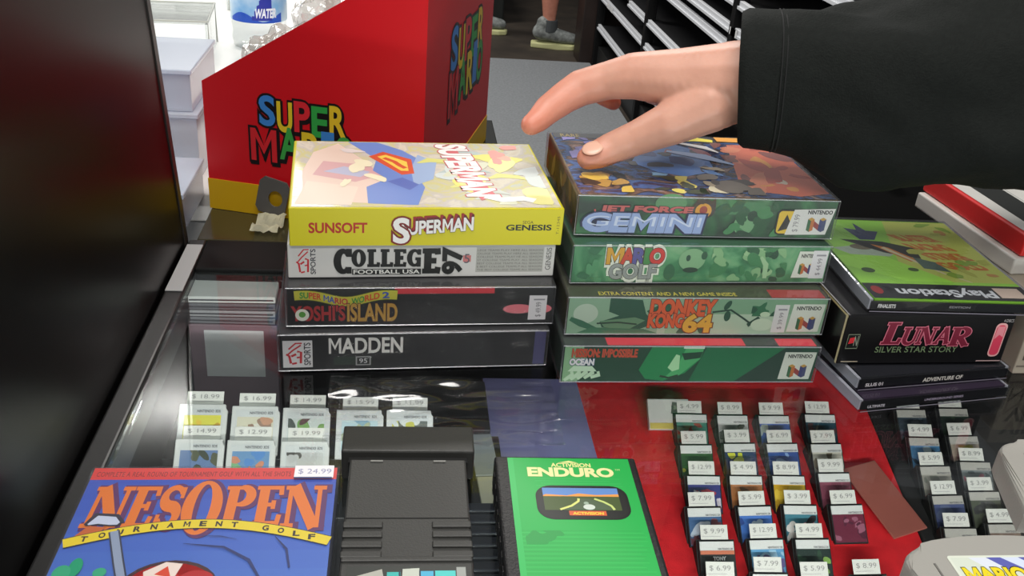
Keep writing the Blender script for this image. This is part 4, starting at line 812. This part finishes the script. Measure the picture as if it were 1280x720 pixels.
for k in range(9):
    r = thing('thin_case', 'dark thin case filed on edge, %s from the back, between the two cartridges' % ['first', 'second', 'third', 'fourth', 'fifth', 'sixth', 'seventh', 'eighth', 'ninth'][k], 'game case', (.0615, .478-.0105*k, -.1115), 0, 'dark cases filed on edge')
    obj('case_shell', box(-.024, .024, -.0044, .0044, 0, .060, .0008), mat('dark_case', (44, 48, 54), .35), r); obj('spine_card', box(-.022, .022, -.003, .003, .0600, .0603), mat('dark_spine', (30, 32, 40), .4), r)
o = obj('reflection_strip', box(-.021, .021, -.040, .040, 0, .002, .0006), mat('tan_reflection', (160, 88, 76), .8), loc=(.462, .680, -.2150), rot=(.29, 0, .35)); tag(o, 'tan strip standing in for a reflection on the red felt right of the cards', 'strip')  # added strip, tinted like a skin-coloured reflection in the glass

r = thing('flat_box', 'flat white box with a yellow strip behind the back row of felt cards', 'box', (.268, .7560, -.1905), .0)
obj('carton', box(-.021, .021, .0005, .0060, 0, .0310, .0006), mat('carton_pale', (206, 204, 198), .5), r, rot=(TILT, 0, 0))
p = Print(); p.rect(-.020, .0005, .020, .0065, (214, 196, 100)); p.poly([(.002, .016), (.019, .014), (.020, .026), (.004, .028)], (90, 90, 84)); p.blobs(.003, .015, .019, .027, [(120, 130, 110), (70, 76, 70)], 6, .002, .004, 3); p.build('front_print', r, lambda X, Z, e: (X, .0004-e, Z)).rotation_euler = (TILT, 0, 0)
# loose clear film lying in front of the left stack: it throws the glints
bm = bmesh.new(); gx, gy = 60, 30; V = []
for i in range(gx+1):
    row = []
    for j in range(gy+1):
        x, y = -.045+.148*i/gx, .470+.075*j/gy
        z = .0016+.0065*abs(noise.noise(Vector((x*16, y*60, 1))))+.0026*noise.noise(Vector((x*40, y*150, 5)))
        row.append(bm.verts.new((x, y, max(.0006, z))))
    V.append(row)
for i in range(gx):
    for j in range(gy): bm.faces.new((V[i][j], V[i+1][j], V[i+1][j+1], V[i][j+1]))
o = obj('clear_film', bm, clear_mat('loose_film', (250, 250, 252), .07, .13), smooth=True); tag(o, 'loose rippled clear film on the glass in front of the left stack', 'film')

# ------------------------------------------------------------------ behind the counter: white showcase, red display bin
sc = thing('white_showcase', 'bright white topped showcase behind the red display bin', 'showcase', (-.42, 1.7, FZ))
obj('body', box(-.9, .45, -.83, 1.2, 0, -FZ-.032, .002), M_white, sc); obj('top', box(-.9, .45, -.835, 1.2, -FZ-.03, -FZ-.0005, .002), M_white, sc)
o = obj('black_tray', box(-.165, .105, .8655, 1.12, 0, .0025, .001), mat('tray_gloss_black', (26, 25, 16), .12)); tag(o, 'glossy black tray under the red display bin', 'tray')
o = obj('olive_reflection', box(-.172, .105, .7555, .8650, 0, .0025, .001), mat('gloss_olive_reflection', (58, 54, 34), .16)); tag(o, 'dark glossy plate tinted olive as a reflection in front of the red display bin', 'mat')  # olive tint paints the yellow band's reflection and shade on the deck

RED = (204, 16, 28); M_red = mat('red_card', RED, .42); M_yel = mat('yellow_card', (206, 162, 16), .45); M_inner = mat('inner_card', (196, 190, 180), .6)
W, D, HL, K = .1956, .285, .1166, .63; HR = HL+K*W; HT = .30
bin_ = thing('display_bin', 'red cardboard display bin with a yellow base band and colourful lettering', 'display', (-.1725, .8234, .0030), -.2676)
th = .0025
side = [(0, 0), (W, 0), (W, HT), (W-.04, HR-.02), (W-.04, HL+K*(W-.04)), (0, HL)]
side = [(0, .0), (W, .0), (W, HT), (W-.012, HT), (W-.012, HL+K*(W-.012)), (0, HL)]
obj('side_panel', prism(side, 'y', 0, th), M_red, bin_); obj('side_panel', prism(side, 'y', D-th, D), M_red, bin_)
obj('end_panel', box(W-th, W, th, D-th, 0, HT), M_red, bin_); obj('low_end_panel', box(0, th, th, D-th, 0, HL), M_red, bin_)
obj('liner', box(th+.0002, W-th-.0002, th+.0002, D-th-.0002, .0005, .0035), M_inner, bin_)
bm = bmesh.new(); add_prism(bm, [(th, .004), (W-th, .004), (W-th, HR-.01), (th, HL-.002)], 'y', D-th-.0012, D-th-.0002); obj('inner_lining', bm, M_inner, bin_)
bandp = .0006
bm = bmesh.new(); add_box(bm, -bandp, W+bandp, -bandp, 0, 0, .0285); add_box(bm, W, W+bandp, 0, D+bandp, 0, .0285); add_box(bm, -bandp, 0, 0, D+bandp, 0, .0285); add_box(bm, 0, W, D, D+bandp, 0, .0285); obj('base_band', bm, M_yel, bin_)
def logo(name, fr, bx, rows):
    p = Print(); K2 = (22, 14, 16)
    cc = [[(60, 130, 206), (226, 196, 40), (214, 40, 50), (50, 160, 70), (226, 190, 40)], [(206, 36, 44), (60, 160, 70), (226, 196, 40), (60, 130, 206), (60, 160, 70)]]
    wd = ['SUPER', 'MARIO']; ws = {'I': .45, 'M': 1.35}
    for pas in (0, 1, 2):
        for r_, (x0, x1, z0, z1) in enumerate(rows):
            tot = sum(ws.get(c, 1) for c in wd[r_]); x = x0
            for i, c in enumerate(wd[r_]):
                w_ = (x1-x0)*ws.get(c, 1)/tot; dz = (z1-z0)*(.12, -.03, .05, -.05, .04)[i]*(1 if r_ == 0 else -1)
                if pas == 0: p.text(c, x+w_*.10+.0010, z0+dz-.0016, x+w_*.90+.0010, z1+dz-.0016, K2, bold=.09)
                elif pas == 1: p.text(c, x+w_*.10, z0+dz, x+w_*.90, z1+dz, K2, bold=.085)
                else: p.text(c, x+w_*.10, z0+dz, x+w_*.90, z1+dz, cc[r_][i], bold=.03)
                x += w_
    p.build(name, bin_, fr)
logo('title_lettering', lambda x, y, e: (x, -e, y), None, [(.050, .128, .0820, .1070), (.040, .136, .0560, .0830)])
logo('title_lettering', lambda x, y, e: (W+e, x, y), None, [(.088, .232, .121, .158), (.083, .238, .088, .127)])

def crumple(name, label, loc, sx, sy, sz, seed, group=None, m=M_bag, sub=4, amp=.35):
    bm = bmesh.new(); bmesh.ops.create_icosphere(bm, subdivisions=sub, radius=1)
    for v in bm.verts:
        q = v.co.copy(); d = noise.noise(q*1.7+Vector((seed, 0, 0)))*amp+noise.noise(q*4.3+Vector((0, seed, 0)))*amp*.5
        q *= 1+d; v.co = Vector((q.x*sx, q.y*sy, q.z*sz))
    return obj(name, bm, m, loc=loc)
def inbin(u, w, z): c, s = math.cos(-.2676), math.sin(-.2676); return (-.1725+c*u-s*w, .8234+s*u+c*w, z)
toy = [(.052, .06, .098, .044, .05, .050, (196, 180, 150)), (.052, .16, .112, .044, .05, .050, (176, 172, 170)), (.140, .06, .125, .046, .05, .055, (222, 196, 120)), (.140, .155, .150, .046, .05, .060, (206, 200, 192)), (.06, .245, .118, .045, .032, .05, (186, 150, 140)), (.145, .245, .14, .045, .032, .06, (150, 150, 156))]
for k, (a, b, z, sx, sy, sz, c) in enumerate(toy):
    rt = thing('bagged_toy', ['pale tan toy in a clear bag at the low end of the red bin', 'grey toy in a clear bag behind the tan one in the red bin', 'cream yellow toy in a clear bag near the tall end of the red bin', 'white toy in a clear bag behind the cream yellow one in the red bin', 'pinkish toy in a clear bag at the far low corner of the red bin', 'dark grey toy in a clear bag at the far tall corner of the red bin'][k], 'toy', inbin(a, b, z+.022), 0, 'bagged toys in the red bin')
    t = crumple('clear_bag', None, (0, 0, 0), sx*.8, sy*.8, sz*.8, k*3.1); t.parent = rt
    t = crumple('toy_body', None, (0, 0, -.01), sx*.55, sy*.55, sz*.55, k*2.3+1, m=mat('toy_%d' % k, c, .8, noise_amt=.2, noise_scale=40), sub=3, amp=.25); t.parent = rt

# water bottle behind the bin, acrylic risers and milky bins on the white top
rt = thing('water_bottle', 'clear water bottle with a blue label standing on the white showcase', 'bottle', (-.212, 1.43, 0))
obj('bottle', lathe([(.030, 0), (.037, .004), (.039, .016), (.0375, .026), (.039, .036), (.039, .040), (.039, .13), (.037, .145), (.020, .185), (.0135, .195), (.0135, .21)], 32), M_acrylic, rt, smooth=True)
obj('cap', lathe([(.0155, .2102), (.0155, .226), (.0145, .228)], 24), mat('cap_white', (230, 230, 232), .4), rt)
bm = bmesh.new(); n = 40
for k in range(n):
    a0, a1 = 2*PI*k/n, 2*PI*(k+1)/n; R = .0396
    bm.faces.new([bm.verts.new((R*math.cos(t), R*math.sin(t), z)) for t, z in ((a0, .042), (a1, .042), (a1, .128), (a0, .128))])
bmesh.ops.remove_doubles(bm, verts=bm.verts, dist=1e-6); obj('paper_label', bm, mat('bottle_blue', (120, 176, 226), .3, col2=(214, 232, 244), noise_scale=22), rt, smooth=True)
p = Print(); cyl = lambda x, y, e: ((.0397+e)*math.sin(x/.0397), -(.0397+e)*math.cos(x/.0397), y)
for q in range(10):
    z0, z1 = .0422+.0006*q, .0422+.0006*(q+1)
for q in range(16): a, b = -.040+.005*q, -.040+.005*(q+1); p.poly([(a, .0422), (b, .0422), (b, .050+.006*math.sin(q*.5)), (a, .050+.006*math.sin((q-1)*.5))], (30, 80, 190), up=False)
p.layer += 1
for q in range(8): a, b = -.004+.0035*q, -.004+.0035*(q+1); p.poly([(a, .046), (b, .046), (b, .052+.008*q), (a, .052+.007*q)], (36, 50, 160), up=False)
p.layer += 1; p.text('WATER', .000, .050, .030, .062, (236, 240, 250), bold=.04, shear=.1); p.build('label_lettering', rt, cyl)

def riser(label, loc, W, D, H, rz):
    rt = thing('acrylic_riser', label, 'riser', loc, rz, 'clear acrylic risers on the white showcase'); t = .004
    obj('shelf_sheet', box(-W/2, W/2, -D/2, D/2, H-t, H), M_acrylic, rt)
    for s in (-1, 1): obj('leg_sheet', box(s*W/2-(t if s > 0 else 0), s*W/2+(0 if s > 0 else t), -D/2, D/2, 0, H-t-.0002), M_acrylic, rt)
    bm = bmesh.new(); e = .0014
    for yy in (-D/2, D/2):
        add_tube(bm, [(-W/2, yy, 0), (-W/2, yy, H), (W/2, yy, H), (W/2, yy, 0)], e, 6)
    for xx in (-W/2, W/2): add_tube(bm, [(xx, -D/2, H), (xx, D/2, H)], e, 6)
    obj('polished_edges', bm, M_edge, rt)
riser('low clear acrylic riser beside the dark panel', (-.345, 1.38, 0), .15, .12, .055, .1)
riser('taller clear acrylic riser further back', (-.40, 1.75, 0), .22, .16, .12, -.05)
riser('clear acrylic riser farthest back on the white top', (-.62, 2.25, 0), .26, .2, .16, .0)
def milky(label, x0, x1, y0, y1, z0, H, item=None):
    rt = thing('plastic_bin', label, 'bin', ((x0+x1)/2, (y0+y1)/2, z0), 0, 'milky plastic bins left of the red display'); a, b = (x1-x0)/2, (y1-y0)/2; t = .002
    bm = bmesh.new(); add_box(bm, -a, a, -b, b, 0, t)
    for q in ((-a, a, -b, -b+t), (-a, a, b-t, b), (-a, -a+t, -b+t, b-t), (a-t, a, -b+t, b-t)): add_box(bm, *q, t+.0001, H)
    obj('bin_body', bm, M_bin, rt); obj('lid', box(-a-.002, a+.002, -b-.002, b+.002, H+.0004, H+.005, .001), M_bin, rt)
milky('milky plastic bin nearest the dark panel edge', -.33, -.186, .775, .862, 0, .030)
milky('taller milky plastic bin behind the nearest one', -.36, -.196, .90, 1.03, 0, .060)
milky('milky plastic bin stacked on the taller one', -.355, -.20, .905, 1.025, .0657, .035)
o = crumple('dark_trinket', None, (-.222, .93, .035), .018, .010, .012, 3.3, m=mat('trinket_grey', (70, 74, 78), .6), sub=3); tag(o, 'small dark trinket inside the taller milky bin', 'trinket')

# grey hang tab and crumpled paper beside the left stack
bm = bmesh.new(); n = 20
hole = [(.0*1+.0065*math.cos(2*PI*k/n)*1.0+.003, .0065*math.sin(2*PI*k/n)*1.15-.001) for k in range(n)]
outer = []
for k in range(n):
    a = 2*PI*k/n; c, s = math.cos(a), math.sin(a); m_ = .0145/max(abs(c), abs(s)); outer.append((c*m_*.95, s*m_*1.15))
F_ = []
for zz in (0, .0018):
    F_.append(([bm.verts.new((x, zz, y)) for x, y in outer], [bm.verts.new((x, zz, y)) for x, y in hole]))
for k in range(n):
    j = (k+1) % n; (o0, h0), (o1, h1) = F_
    bm.faces.new((o0[k], o0[j], h0[j], h0[k])); bm.faces.new((o1[k], h1[k], h1[j], o1[j])); bm.faces.new((o0[k], o1[k], o1[j], o0[j])); bm.faces.new((h0[k], h0[j], h1[j], h1[k]))
o = obj('hang_tab', bm, mat('tab_grey', (86, 84, 82), .4), loc=(-.1145, .8005, .0245), rot=(-.06, .2, -.2676)); tag(o, 'small dark grey plastic hang tab with a hole behind the left stack', 'tab')
bm = bmesh.new(); g = 10; V = [[bm.verts.new((-.012+.024*i/g, -.018+.036*j/g, .004+.0035*noise.noise(Vector((i*.5, j*.45, 2)))+.003*math.sin(j*.9))) for j in range(g+1)] for i in range(g+1)]
for i in range(g):
    for j in range(g): bm.faces.new((V[i][j], V[i+1][j], V[i+1][j+1], V[i][j+1]))
bmesh.ops.solidify(bm, geom=list(bm.faces), thickness=.0006)
o = obj('paper_scrap', bm, mat('paper_cream', (214, 210, 184), .7, noise_amt=.15, noise_scale=60), loc=(-.116, .782, .0035), rot=(0, 0, -.12)); tag(o, 'crumpled cream paper scrap on the dark olive plate', 'paper')

# ------------------------------------------------------------------ far background
sh = thing('shelving_unit', 'long black shelving unit with silver price rails along the aisle', 'shelving', (1.05, 0, FZ), 0)
M_shelf = mat('shelf_black', (34, 34, 36), .5)
def spart(name, bm, m): return obj(name, bm, m, sh)
Y0, Y1 = 1.6, 5.3
spart('base', box(.01, .5, Y0, Y1, 0, .12, .003), mat('base_black', (22, 22, 22), .5)); spart('back_panel', box(.44, .46, Y0, Y1, .121, 2.0), mat('shelf_back', (30, 30, 32), .6))
hs = [.237, .395, .496, .659, .715, .80, .95, 1.15]
for k, h in enumerate(hs):
    spart('shelf', box(.012, .438, Y0+.01, Y1-.01, h-.014, h, .002), M_shelf)
    rt_ = spart('price_rail', box(-.004, .0115, Y0+.02, Y1-.02 if k not in (2,) else Y1-.7, h-.020, h+.006, .002), M_silver)
    o = obj('rail_lip', box(-.010, -.0042, Y0+.02, Y1-.02 if k not in (2,) else Y1-.7, h-.020, h-.010, .001), M_silver, rt_)
for y in (Y0, 3.05, 4.2, Y1): spart('upright', box(-.012, .03, y-.02, y+.02, .0, 2.0, .002), M_blackm)
rk = random.Random(8)
for k in range(16):
    h = hs[k % 5]; y = rk.uniform(2.8, 5.0); o = spart('price_tag', box(-.0125, -.0103, y, y+.06, h-.019, h+.004), mat('tag_white', (224, 224, 224), .5))
o = obj('end_cabinet', box(.970, 1.30, 5.345, 5.55, FZ, .9, .004), M_darkwood); tag(o, 'dark brown end panel of the far fixture beside the shoe', 'cabinet')
o = obj('low_fixture', box(.10, .62, 6.3, 7.2, FZ, -.62, .01), mat('fixture_dark', (26, 30, 28), .6)); tag(o, 'dark low fixture in the far background behind the person', 'cabinet')
o = obj('dark_cabinet', box(.49, 1.2, .98, 1.5, FZ, -.06, .004), mat('cabinet_black', (5, 5, 5), .9, spec=.05)); tag(o, 'black low cabinet behind the counter under the outstretched arm', 'cabinet')
o = obj('metal_clip', box(-.012, .012, -.006, .006, 0, .03, .001), mat('clip_grey', (150, 150, 152), .35, metal=.4), loc=(.625, 1.115, -.0595), rot=(0, -.0, .5)); tag(o, 'small grey metal clip on the black cabinet below the sleeve', 'clip')

# ------------------------------------------------------------------ people
def limb_mesh(chains, voxel, smooth=6, name='body'):
    """tapered round limbs fused into one continuous skin"""
    bm = bmesh.new()
    def ball(c, r):
        R = bmesh.ops.create_icosphere(bm, subdivisions=2, radius=r); bmesh.ops.translate(bm, verts=R['verts'], vec=c)
    for ch in chains:
        for (p0, r0), (p1, r1) in zip(ch, ch[1:]):
            p0, p1 = Vector(p0), Vector(p1); L = (p1-p0).length; m = max(2, int(L/(.35*min(r0, r1)))+1)
            for i in range(m+1): t = i/m; ball(p0.lerp(p1, t), r0+(r1-r0)*t)
    me = bpy.data.meshes.new(name); bm.to_mesh(me); bm.free()
    o = bpy.data.objects.new(name, me); C.objects.link(o)
    rm = o.modifiers.new('r', 'REMESH'); rm.mode = 'VOXEL'; rm.voxel_size = voxel
    sm = o.modifiers.new('s', 'SMOOTH'); sm.factor = .5; sm.iterations = smooth
    dg = bpy.context.evaluated_depsgraph_get(); out = bpy.data.meshes.new_from_object(o.evaluated_get(dg)); bpy.data.objects.remove(o); out.name = name
    out.polygons.foreach_set('use_smooth', [True]*len(out.polygons)); return out

def skin_mat():
    m = mat('skin', (224, 172, 150), .45, sss=.12); nt = m.node_tree; b = nt.nodes['Principled BSDF']
    a = nt.nodes.new('ShaderNodeAttribute'); a.attribute_name = 'Blush'; mx = nt.nodes.new('ShaderNodeMix'); mx.data_type = 'RGBA'
    mx.inputs[6].default_value = (*lin((206, 154, 134)), 1); mx.inputs[7].default_value = (*lin((212, 112, 84)), 1)
    nt.links.new(a.outputs['Fac'], mx.inputs[0])
    tc = nt.nodes.new('ShaderNodeTexCoord'); n = nt.nodes.new('ShaderNodeTexNoise'); n.inputs['Scale'].default_value = 60; n.inputs['Detail'].default_value = 3
    r = nt.nodes.new('ShaderNodeValToRGB'); r.color_ramp.elements[0].color = (.86, .82, .8, 1); r.color_ramp.elements[1].color = (1, 1, 1, 1); r.color_ramp.elements[0].position = .3; r.color_ramp.elements[1].position = .6
    mu = nt.nodes.new('ShaderNodeMix'); mu.data_type = 'RGBA'; mu.blend_type = 'MULTIPLY'; mu.inputs[0].default_value = .6
    nt.links.new(tc.outputs['Object'], n.inputs['Vector']); nt.links.new(n.outputs['Fac'], r.inputs['Fac']); nt.links.new(mx.outputs[2], mu.inputs[6]); nt.links.new(r.outputs['Color'], mu.inputs[7]); nt.links.new(mu.outputs[2], b.inputs['Base Color'])
    n2 = nt.nodes.new('ShaderNodeTexNoise'); n2.inputs['Scale'].default_value = 420; bp = nt.nodes.new('ShaderNodeBump'); bp.inputs['Strength'].default_value = .12; bp.inputs['Distance'].default_value = .001
    nt.links.new(tc.outputs['Object'], n2.inputs['Vector']); nt.links.new(n2.outputs['Fac'], bp.inputs['Height']); nt.links.new(bp.outputs['Normal'], b.inputs['Normal'])
    return m
M_skin = skin_mat()
def blush(me, spots):
    at = me.attributes.new('Blush', 'FLOAT', 'POINT'); co = np.empty(len(me.vertices)*3, dtype=np.float32); me.vertices.foreach_get('co', co); co = co.reshape(-1, 3); f = np.zeros(len(co), dtype=np.float32)
    for c, r, k in spots: f = np.maximum(f, k*np.clip(1-np.linalg.norm(co-np.array(c, dtype=np.float32), axis=1)/r, 0, 1))
    at.data.foreach_set('value', f)

TH = [((.1278, .6271, .1336), .0085), ((.1345, .6290, .1358), .0104), ((.1443, .6310, .1402), .0116), ((.1605, .6270, .1500), .0126), ((.1817, .6190, .1645), .0158), ((.2051, .6190, .1790), .0205)]
IX = [((.0880, .6441, .1505), .0078), ((.0940, .6480, .1538), .0092), ((.1010, .6540, .1595), .0108), ((.1130, .6590, .1675), .0120), ((.1235, .6620, .1735), .0133), ((.1430, .6580, .1812), .0140), ((.1600, .6510, .1870), .0170)]
MD = [((.1518, .6760, .1600), .0062), ((.1450, .6850, .1622), .0075), ((.1435, .6960, .1665), .0085), ((.1520, .6960, .1725), .0092), ((.1720, .6740, .1770), .0130)]
RG = [((.2040, .6900, .1600), .0062), ((.1950, .7010, .1610), .0074), ((.1870, .7050, .1660), .0082), ((.1840, .7040, .1720), .0090), ((.1880, .6900, .1760), .0115)]
PK = [((.2180, .7000, .1590), .0056), ((.2100, .7110, .1580), .0064), ((.2030, .7140, .1620), .0070), ((.2010, .7120, .1670), .0076), ((.2050, .7000, .1720), .0100)]
WR = [((.2260, .6260, .1930), .0290), ((.2600, .6205, .1960), .0300), ((.32, .612, .198), .031)]
palm = [[IX[-1], ((.1900, .6370, .1905), .0215), ((.2260, .6210, .1960), .0270)], [MD[-1], ((.1980, .6560, .1860), .0185), ((.2270, .6340, .1920), .0230)],
        [RG[-1], ((.2020, .6700, .1800), .0165), ((.2280, .6420, .1890), .0215)], [PK[-1], ((.2060, .6800, .1740), .0150), ((.2290, .6480, .1850), .0200)],
        [TH[-1], ((.2230, .6270, .1870), .0230)], [TH[-2], ((.1930, .6330, .1790), .0125), ((.1750, .6500, .1795), .0125)]]
hand = limb_mesh([TH, IX, MD, RG, PK, WR]+palm, .0011, 22, 'hand')
blush(hand, [(IX[0][0], .045, .7), (IX[2][0], .05, .55), (MD[0][0], .03, 1.0), (TH[0][0], .022, .5), (IX[-1][0], .02, .25)])
pn = thing('person', 'person in a black long sleeve reaching a bare right hand over the right stack', 'person', (.9, .58, FZ)); inv = Vector((-.9, -.58, -FZ))
obj('hand', hand, M_skin, pn, loc=inv)
def nail(name, c, ax, nrm, L, Wd):
    ax = Vector(ax).normalized(); nrm = Vector(nrm); nrm = (nrm-ax*nrm.dot(ax)).normalized(); sd = ax.cross(nrm)
    bm = bmesh.new(); bmesh.ops.create_uvsphere(bm, u_segments=20, v_segments=10, radius=1)
    M = Matrix(((ax.x*L, sd.x*Wd, nrm.x*.0014, c[0]), (ax.y*L, sd.y*Wd, nrm.y*.0014, c[1]), (ax.z*L, sd.z*Wd, nrm.z*.0014, c[2]), (0, 0, 0, 1)))
    for v in bm.verts: v.co = M @ v.co
    return obj(name, bm, mat('nail', (218, 172, 150), .3), pn, loc=inv, smooth=True)
nail('thumb_nail', (.1295, .6235, .1425), (-.9, -.15, -.32), (-.25, -.40, .85), .0078, .0066)
# sleeve: rings round the forearm, wrinkled, open at the cuff
SL = [(.2225, .6160, .1980, .0455), (.2265, .6150, .1980, .0482), (.2450, .6125, .1979, .0486), (.2617, .6102, .1985, .0505), (.2790, .6075, .1972, .0560), (.2937, .6045, .1959, .0605), (.3256, .6007, .1966, .0665), (.368, .5981, .2022, .0682), (.4104, .5953, .2075, .0690), (.474, .5909, .2151, .0700), (.5589, .5855, .2259, .0715), (.70, .580, .245, .075), (.80, .578, .26, .074), (.90, .58, .28, .06)]
def lerp_rows(rows, k):
    R = []
    for a, b in zip(rows, rows[1:]):
        for i in range(k): t = i/k; R.append(tuple(x+(y-x)*t for x, y in zip(a, b)))
    return R+[rows[-1]]
def sleeve_mesh(rows, n=56, amp=1.0):
    bm = bmesh.new(); rings = []
    for x, y, z, r in rows:
        ring = []
        for k in range(n):
            t = 2*PI*k/n; c, s = math.cos(t), math.sin(t); q = (abs(c)**2.5+abs(s)**2.5)**(-1/2.5)   # a soft rounded square
            wr = noise.noise(Vector((x*16, c*1.6+x*9, s*1.6)))*.0085+noise.noise(Vector((x*38+s*2, c*2.2, s*2.2)))*.0040
            wr *= amp*min(1, max(0, (x-.232)/.05)); rr = r*q*.94+wr
            ring.append(bm.verts.new((x+.36*rr*.8*c*max(0, min(1, (.30-x)/.075))-.007*s*max(0, min(1, (.30-x)/.075)), y+rr*.80*c, z+rr*s)))
        rings.append(ring)
    for a, b in zip(rings, rings[1:]):
        for k in range(n): bm.faces.new((a[k], a[(k+1) % n], b[(k+1) % n], b[k]))
    return bm, rings
rows = lerp_rows(SL, 5); bm, rings = sleeve_mesh(rows)
inn = [bm.verts.new((v.co.x+.001, .6160+(v.co.y-.6160)*.93, .198+(v.co.z-.198)*.93)) for v in rings[0]]; inn2 = [bm.verts.new((v.co.x+.03, v.co.y, v.co.z)) for v in inn]
n = len(inn)
for a, b in ((rings[0], inn), (inn, inn2)):
    for k in range(n): bm.faces.new((a[(k+1) % n], a[k], b[k], b[(k+1) % n]))
bm.faces.new(rings[-1])
M_sleeve = mat('black_sleeve', (17, 20, 18), .8, noise_amt=.15, noise_scale=300, bump=.35, bump_scale=800, spec=.2)
slv = obj('sleeve', bm, M_sleeve, pn, loc=inv, smooth=True)
bm = bmesh.new()
for x0 in (.2450, .2475):
    ring = []
    for k in range(56):
        t = 2*PI*k/56; c, s = math.cos(t), math.sin(t); q = (abs(c)**2.5+abs(s)**2.5)**(-1/2.5); rr = .0487*q*.94+.0003
        ring.append((x0+.36*rr*.8*c*(.30-x0)/.075-.007*s*(.30-x0)/.075, .6125+rr*.80*c, .1979+rr*s))
    add_tube(bm, ring+[ring[0]], .0006, 5)
obj('cuff_seam', bm, mat('seam_black', (12, 13, 13), .8), slv, smooth=True)

# shopper's leg far behind
pl = thing('person', 'far person striding, bare lower leg in a grey running shoe', 'person', (.79, 5.68, FZ))
hip = (-.155, .17)
A, B = (.05, .02), (-.36, .32)
chains = []
for dx, dy, sx in ((*A, .09), (*B, -.09)):
    chains.append([((dx, dy, .09), .043), ((dx-.005, dy+.01, .16), .040), ((dx-.01, dy+.01, .30), .056), ((dx+(hip[0]-dx)*.12, dy+(hip[1]-dy)*.15, .50), .058), ((hip[0]+sx, hip[1], .92), .085)])
chains += [[((hip[0]-.08, hip[1], .95), .10), ((hip[0]+.08, hip[1], .95), .10)], [((hip[0], hip[1], .95), .12), ((hip[0], hip[1], 1.36), .12), ((hip[0], hip[1]-.01, 1.52), .055), ((hip[0], hip[1]-.02, 1.58), .055)], [((hip[0]-.17, hip[1], 1.40), .06), ((hip[0]+.17, hip[1], 1.40), .06)],
           [((hip[0], hip[1]-.03, 1.62), .075), ((hip[0], hip[1]-.02, 1.68), .088)], [((hip[0], hip[1]-.115, 1.64), .012), ((hip[0], hip[1]-.10, 1.67), .012)]]
for sx in (-1, 1):
    chains.append([((hip[0]+sx*.18, hip[1], 1.40), .055), ((hip[0]+sx*.23, hip[1]+.02, 1.12), .042), ((hip[0]+sx*.24, hip[1]-.04, .88), .030), ((hip[0]+sx*.24, hip[1]-.05, .80), .036)])
    for k in range(4): chains.append([((hip[0]+sx*.24, hip[1]-.08+.022*k, .80), .012), ((hip[0]+sx*.235, hip[1]-.085+.022*k, .71+.008*abs(k-1.5)), .009)])
    chains.append([((hip[0]+sx*.235, hip[1]-.08, .83), .013), ((hip[0]+sx*.22, hip[1]-.115, .76), .010)])
bd = limb_mesh(chains, .012, 4, 'body'); blush(bd, [((.045, .02, .3), .5, .45)]); obj('body', bd, M_skin, pl)
st_ = limb_mesh([[((hip[0], hip[1], .92), .136), ((hip[0], hip[1], .99), .137)], [((A[0]-.04, A[1]+.03, .58), .078), ((hip[0]+.09, hip[1], .92), .112)], [((B[0]+.04, B[1]-.03, .58), .078), ((hip[0]-.09, hip[1], .92), .112)], [((hip[0]-.08, hip[1], .95), .118), ((hip[0]+.08, hip[1], .95), .118)]], .015, 4, 'shorts'); obj('shorts', st_, mat('shorts_navy', (36, 46, 70), .85), pl)
sh_ = limb_mesh([[((hip[0], hip[1], .97), .138), ((hip[0], hip[1], 1.40), .134)], [((hip[0]-.07, hip[1], .98), .125), ((hip[0]-.07, hip[1], 1.36), .118)], [((hip[0]+.07, hip[1], .98), .125), ((hip[0]+.07, hip[1], 1.36), .118)], [((hip[0]-.18, hip[1], 1.40), .072), ((hip[0]+.18, hip[1], 1.40), .072)], [((hip[0]-.18, hip[1], 1.40), .072), ((hip[0]-.215, hip[1]+.01, 1.20), .066)], [((hip[0]+.18, hip[1], 1.40), .072), ((hip[0]+.215, hip[1]+.01, 1.20), .066)]], .015, 4, 'shirt'); obj('shirt', sh_, mat('shirt_grey', (70, 76, 80), .85), pl)
hr = limb_mesh([[((hip[0], hip[1]+.005, 1.70), .092), ((hip[0], hip[1]+.02, 1.66), .088)]], .012, 3, 'hair'); obj('hair', hr, mat('hair_brown', (50, 36, 28), .7), pl)
def shoe(dx, dy):
    s_ = limb_mesh([[((-.075, 0, .07), .048), ((-.02, 0, .065), .046), ((.06, 0, .05), .040), ((.13, 0, .042), .032)], [((-.06, 0, .09), .046), ((-.055, 0, .12), .047)]], .008, 4, 'shoe')
    e = obj('shoe', s_, mat('shoe_grey', (130, 134, 132), .7, noise_amt=.35, noise_scale=40), pl, loc=(dx+.02, dy, .02), rot=(0, 0, -.12))
    pts = [(-.125, -.036), (-.06, -.045), (.03, -.04), (.12, -.045), (.165, -.02), (.17, .015), (.13, .045), (.03, .042), (-.06, .045), (-.125, .036)]
    obj('sole', prism(pts, 'z', 0, .032, .008), mat('sole_yellow', (206, 206, 150), .6), e, loc=(0, 0, -.02))
    bm = bmesh.new()
    for k in range(4): add_tube(bm, [(.0+.022*k, -.022, .098-.011*k), (.008+.022*k, 0, .106-.011*k), (.0+.022*k, .022, .098-.011*k)], .004, 6)
    obj('laces', bm, mat('lace_white', (206, 208, 206), .7), e)
    obj('sock', lathe([(.047, .10), (.045, .15), (.044, .165)], 20), mat('sock_grey', (70, 74, 76), .8), pl, loc=(dx, dy, 0))
shoe(.05, .02); shoe(-.36, .32)
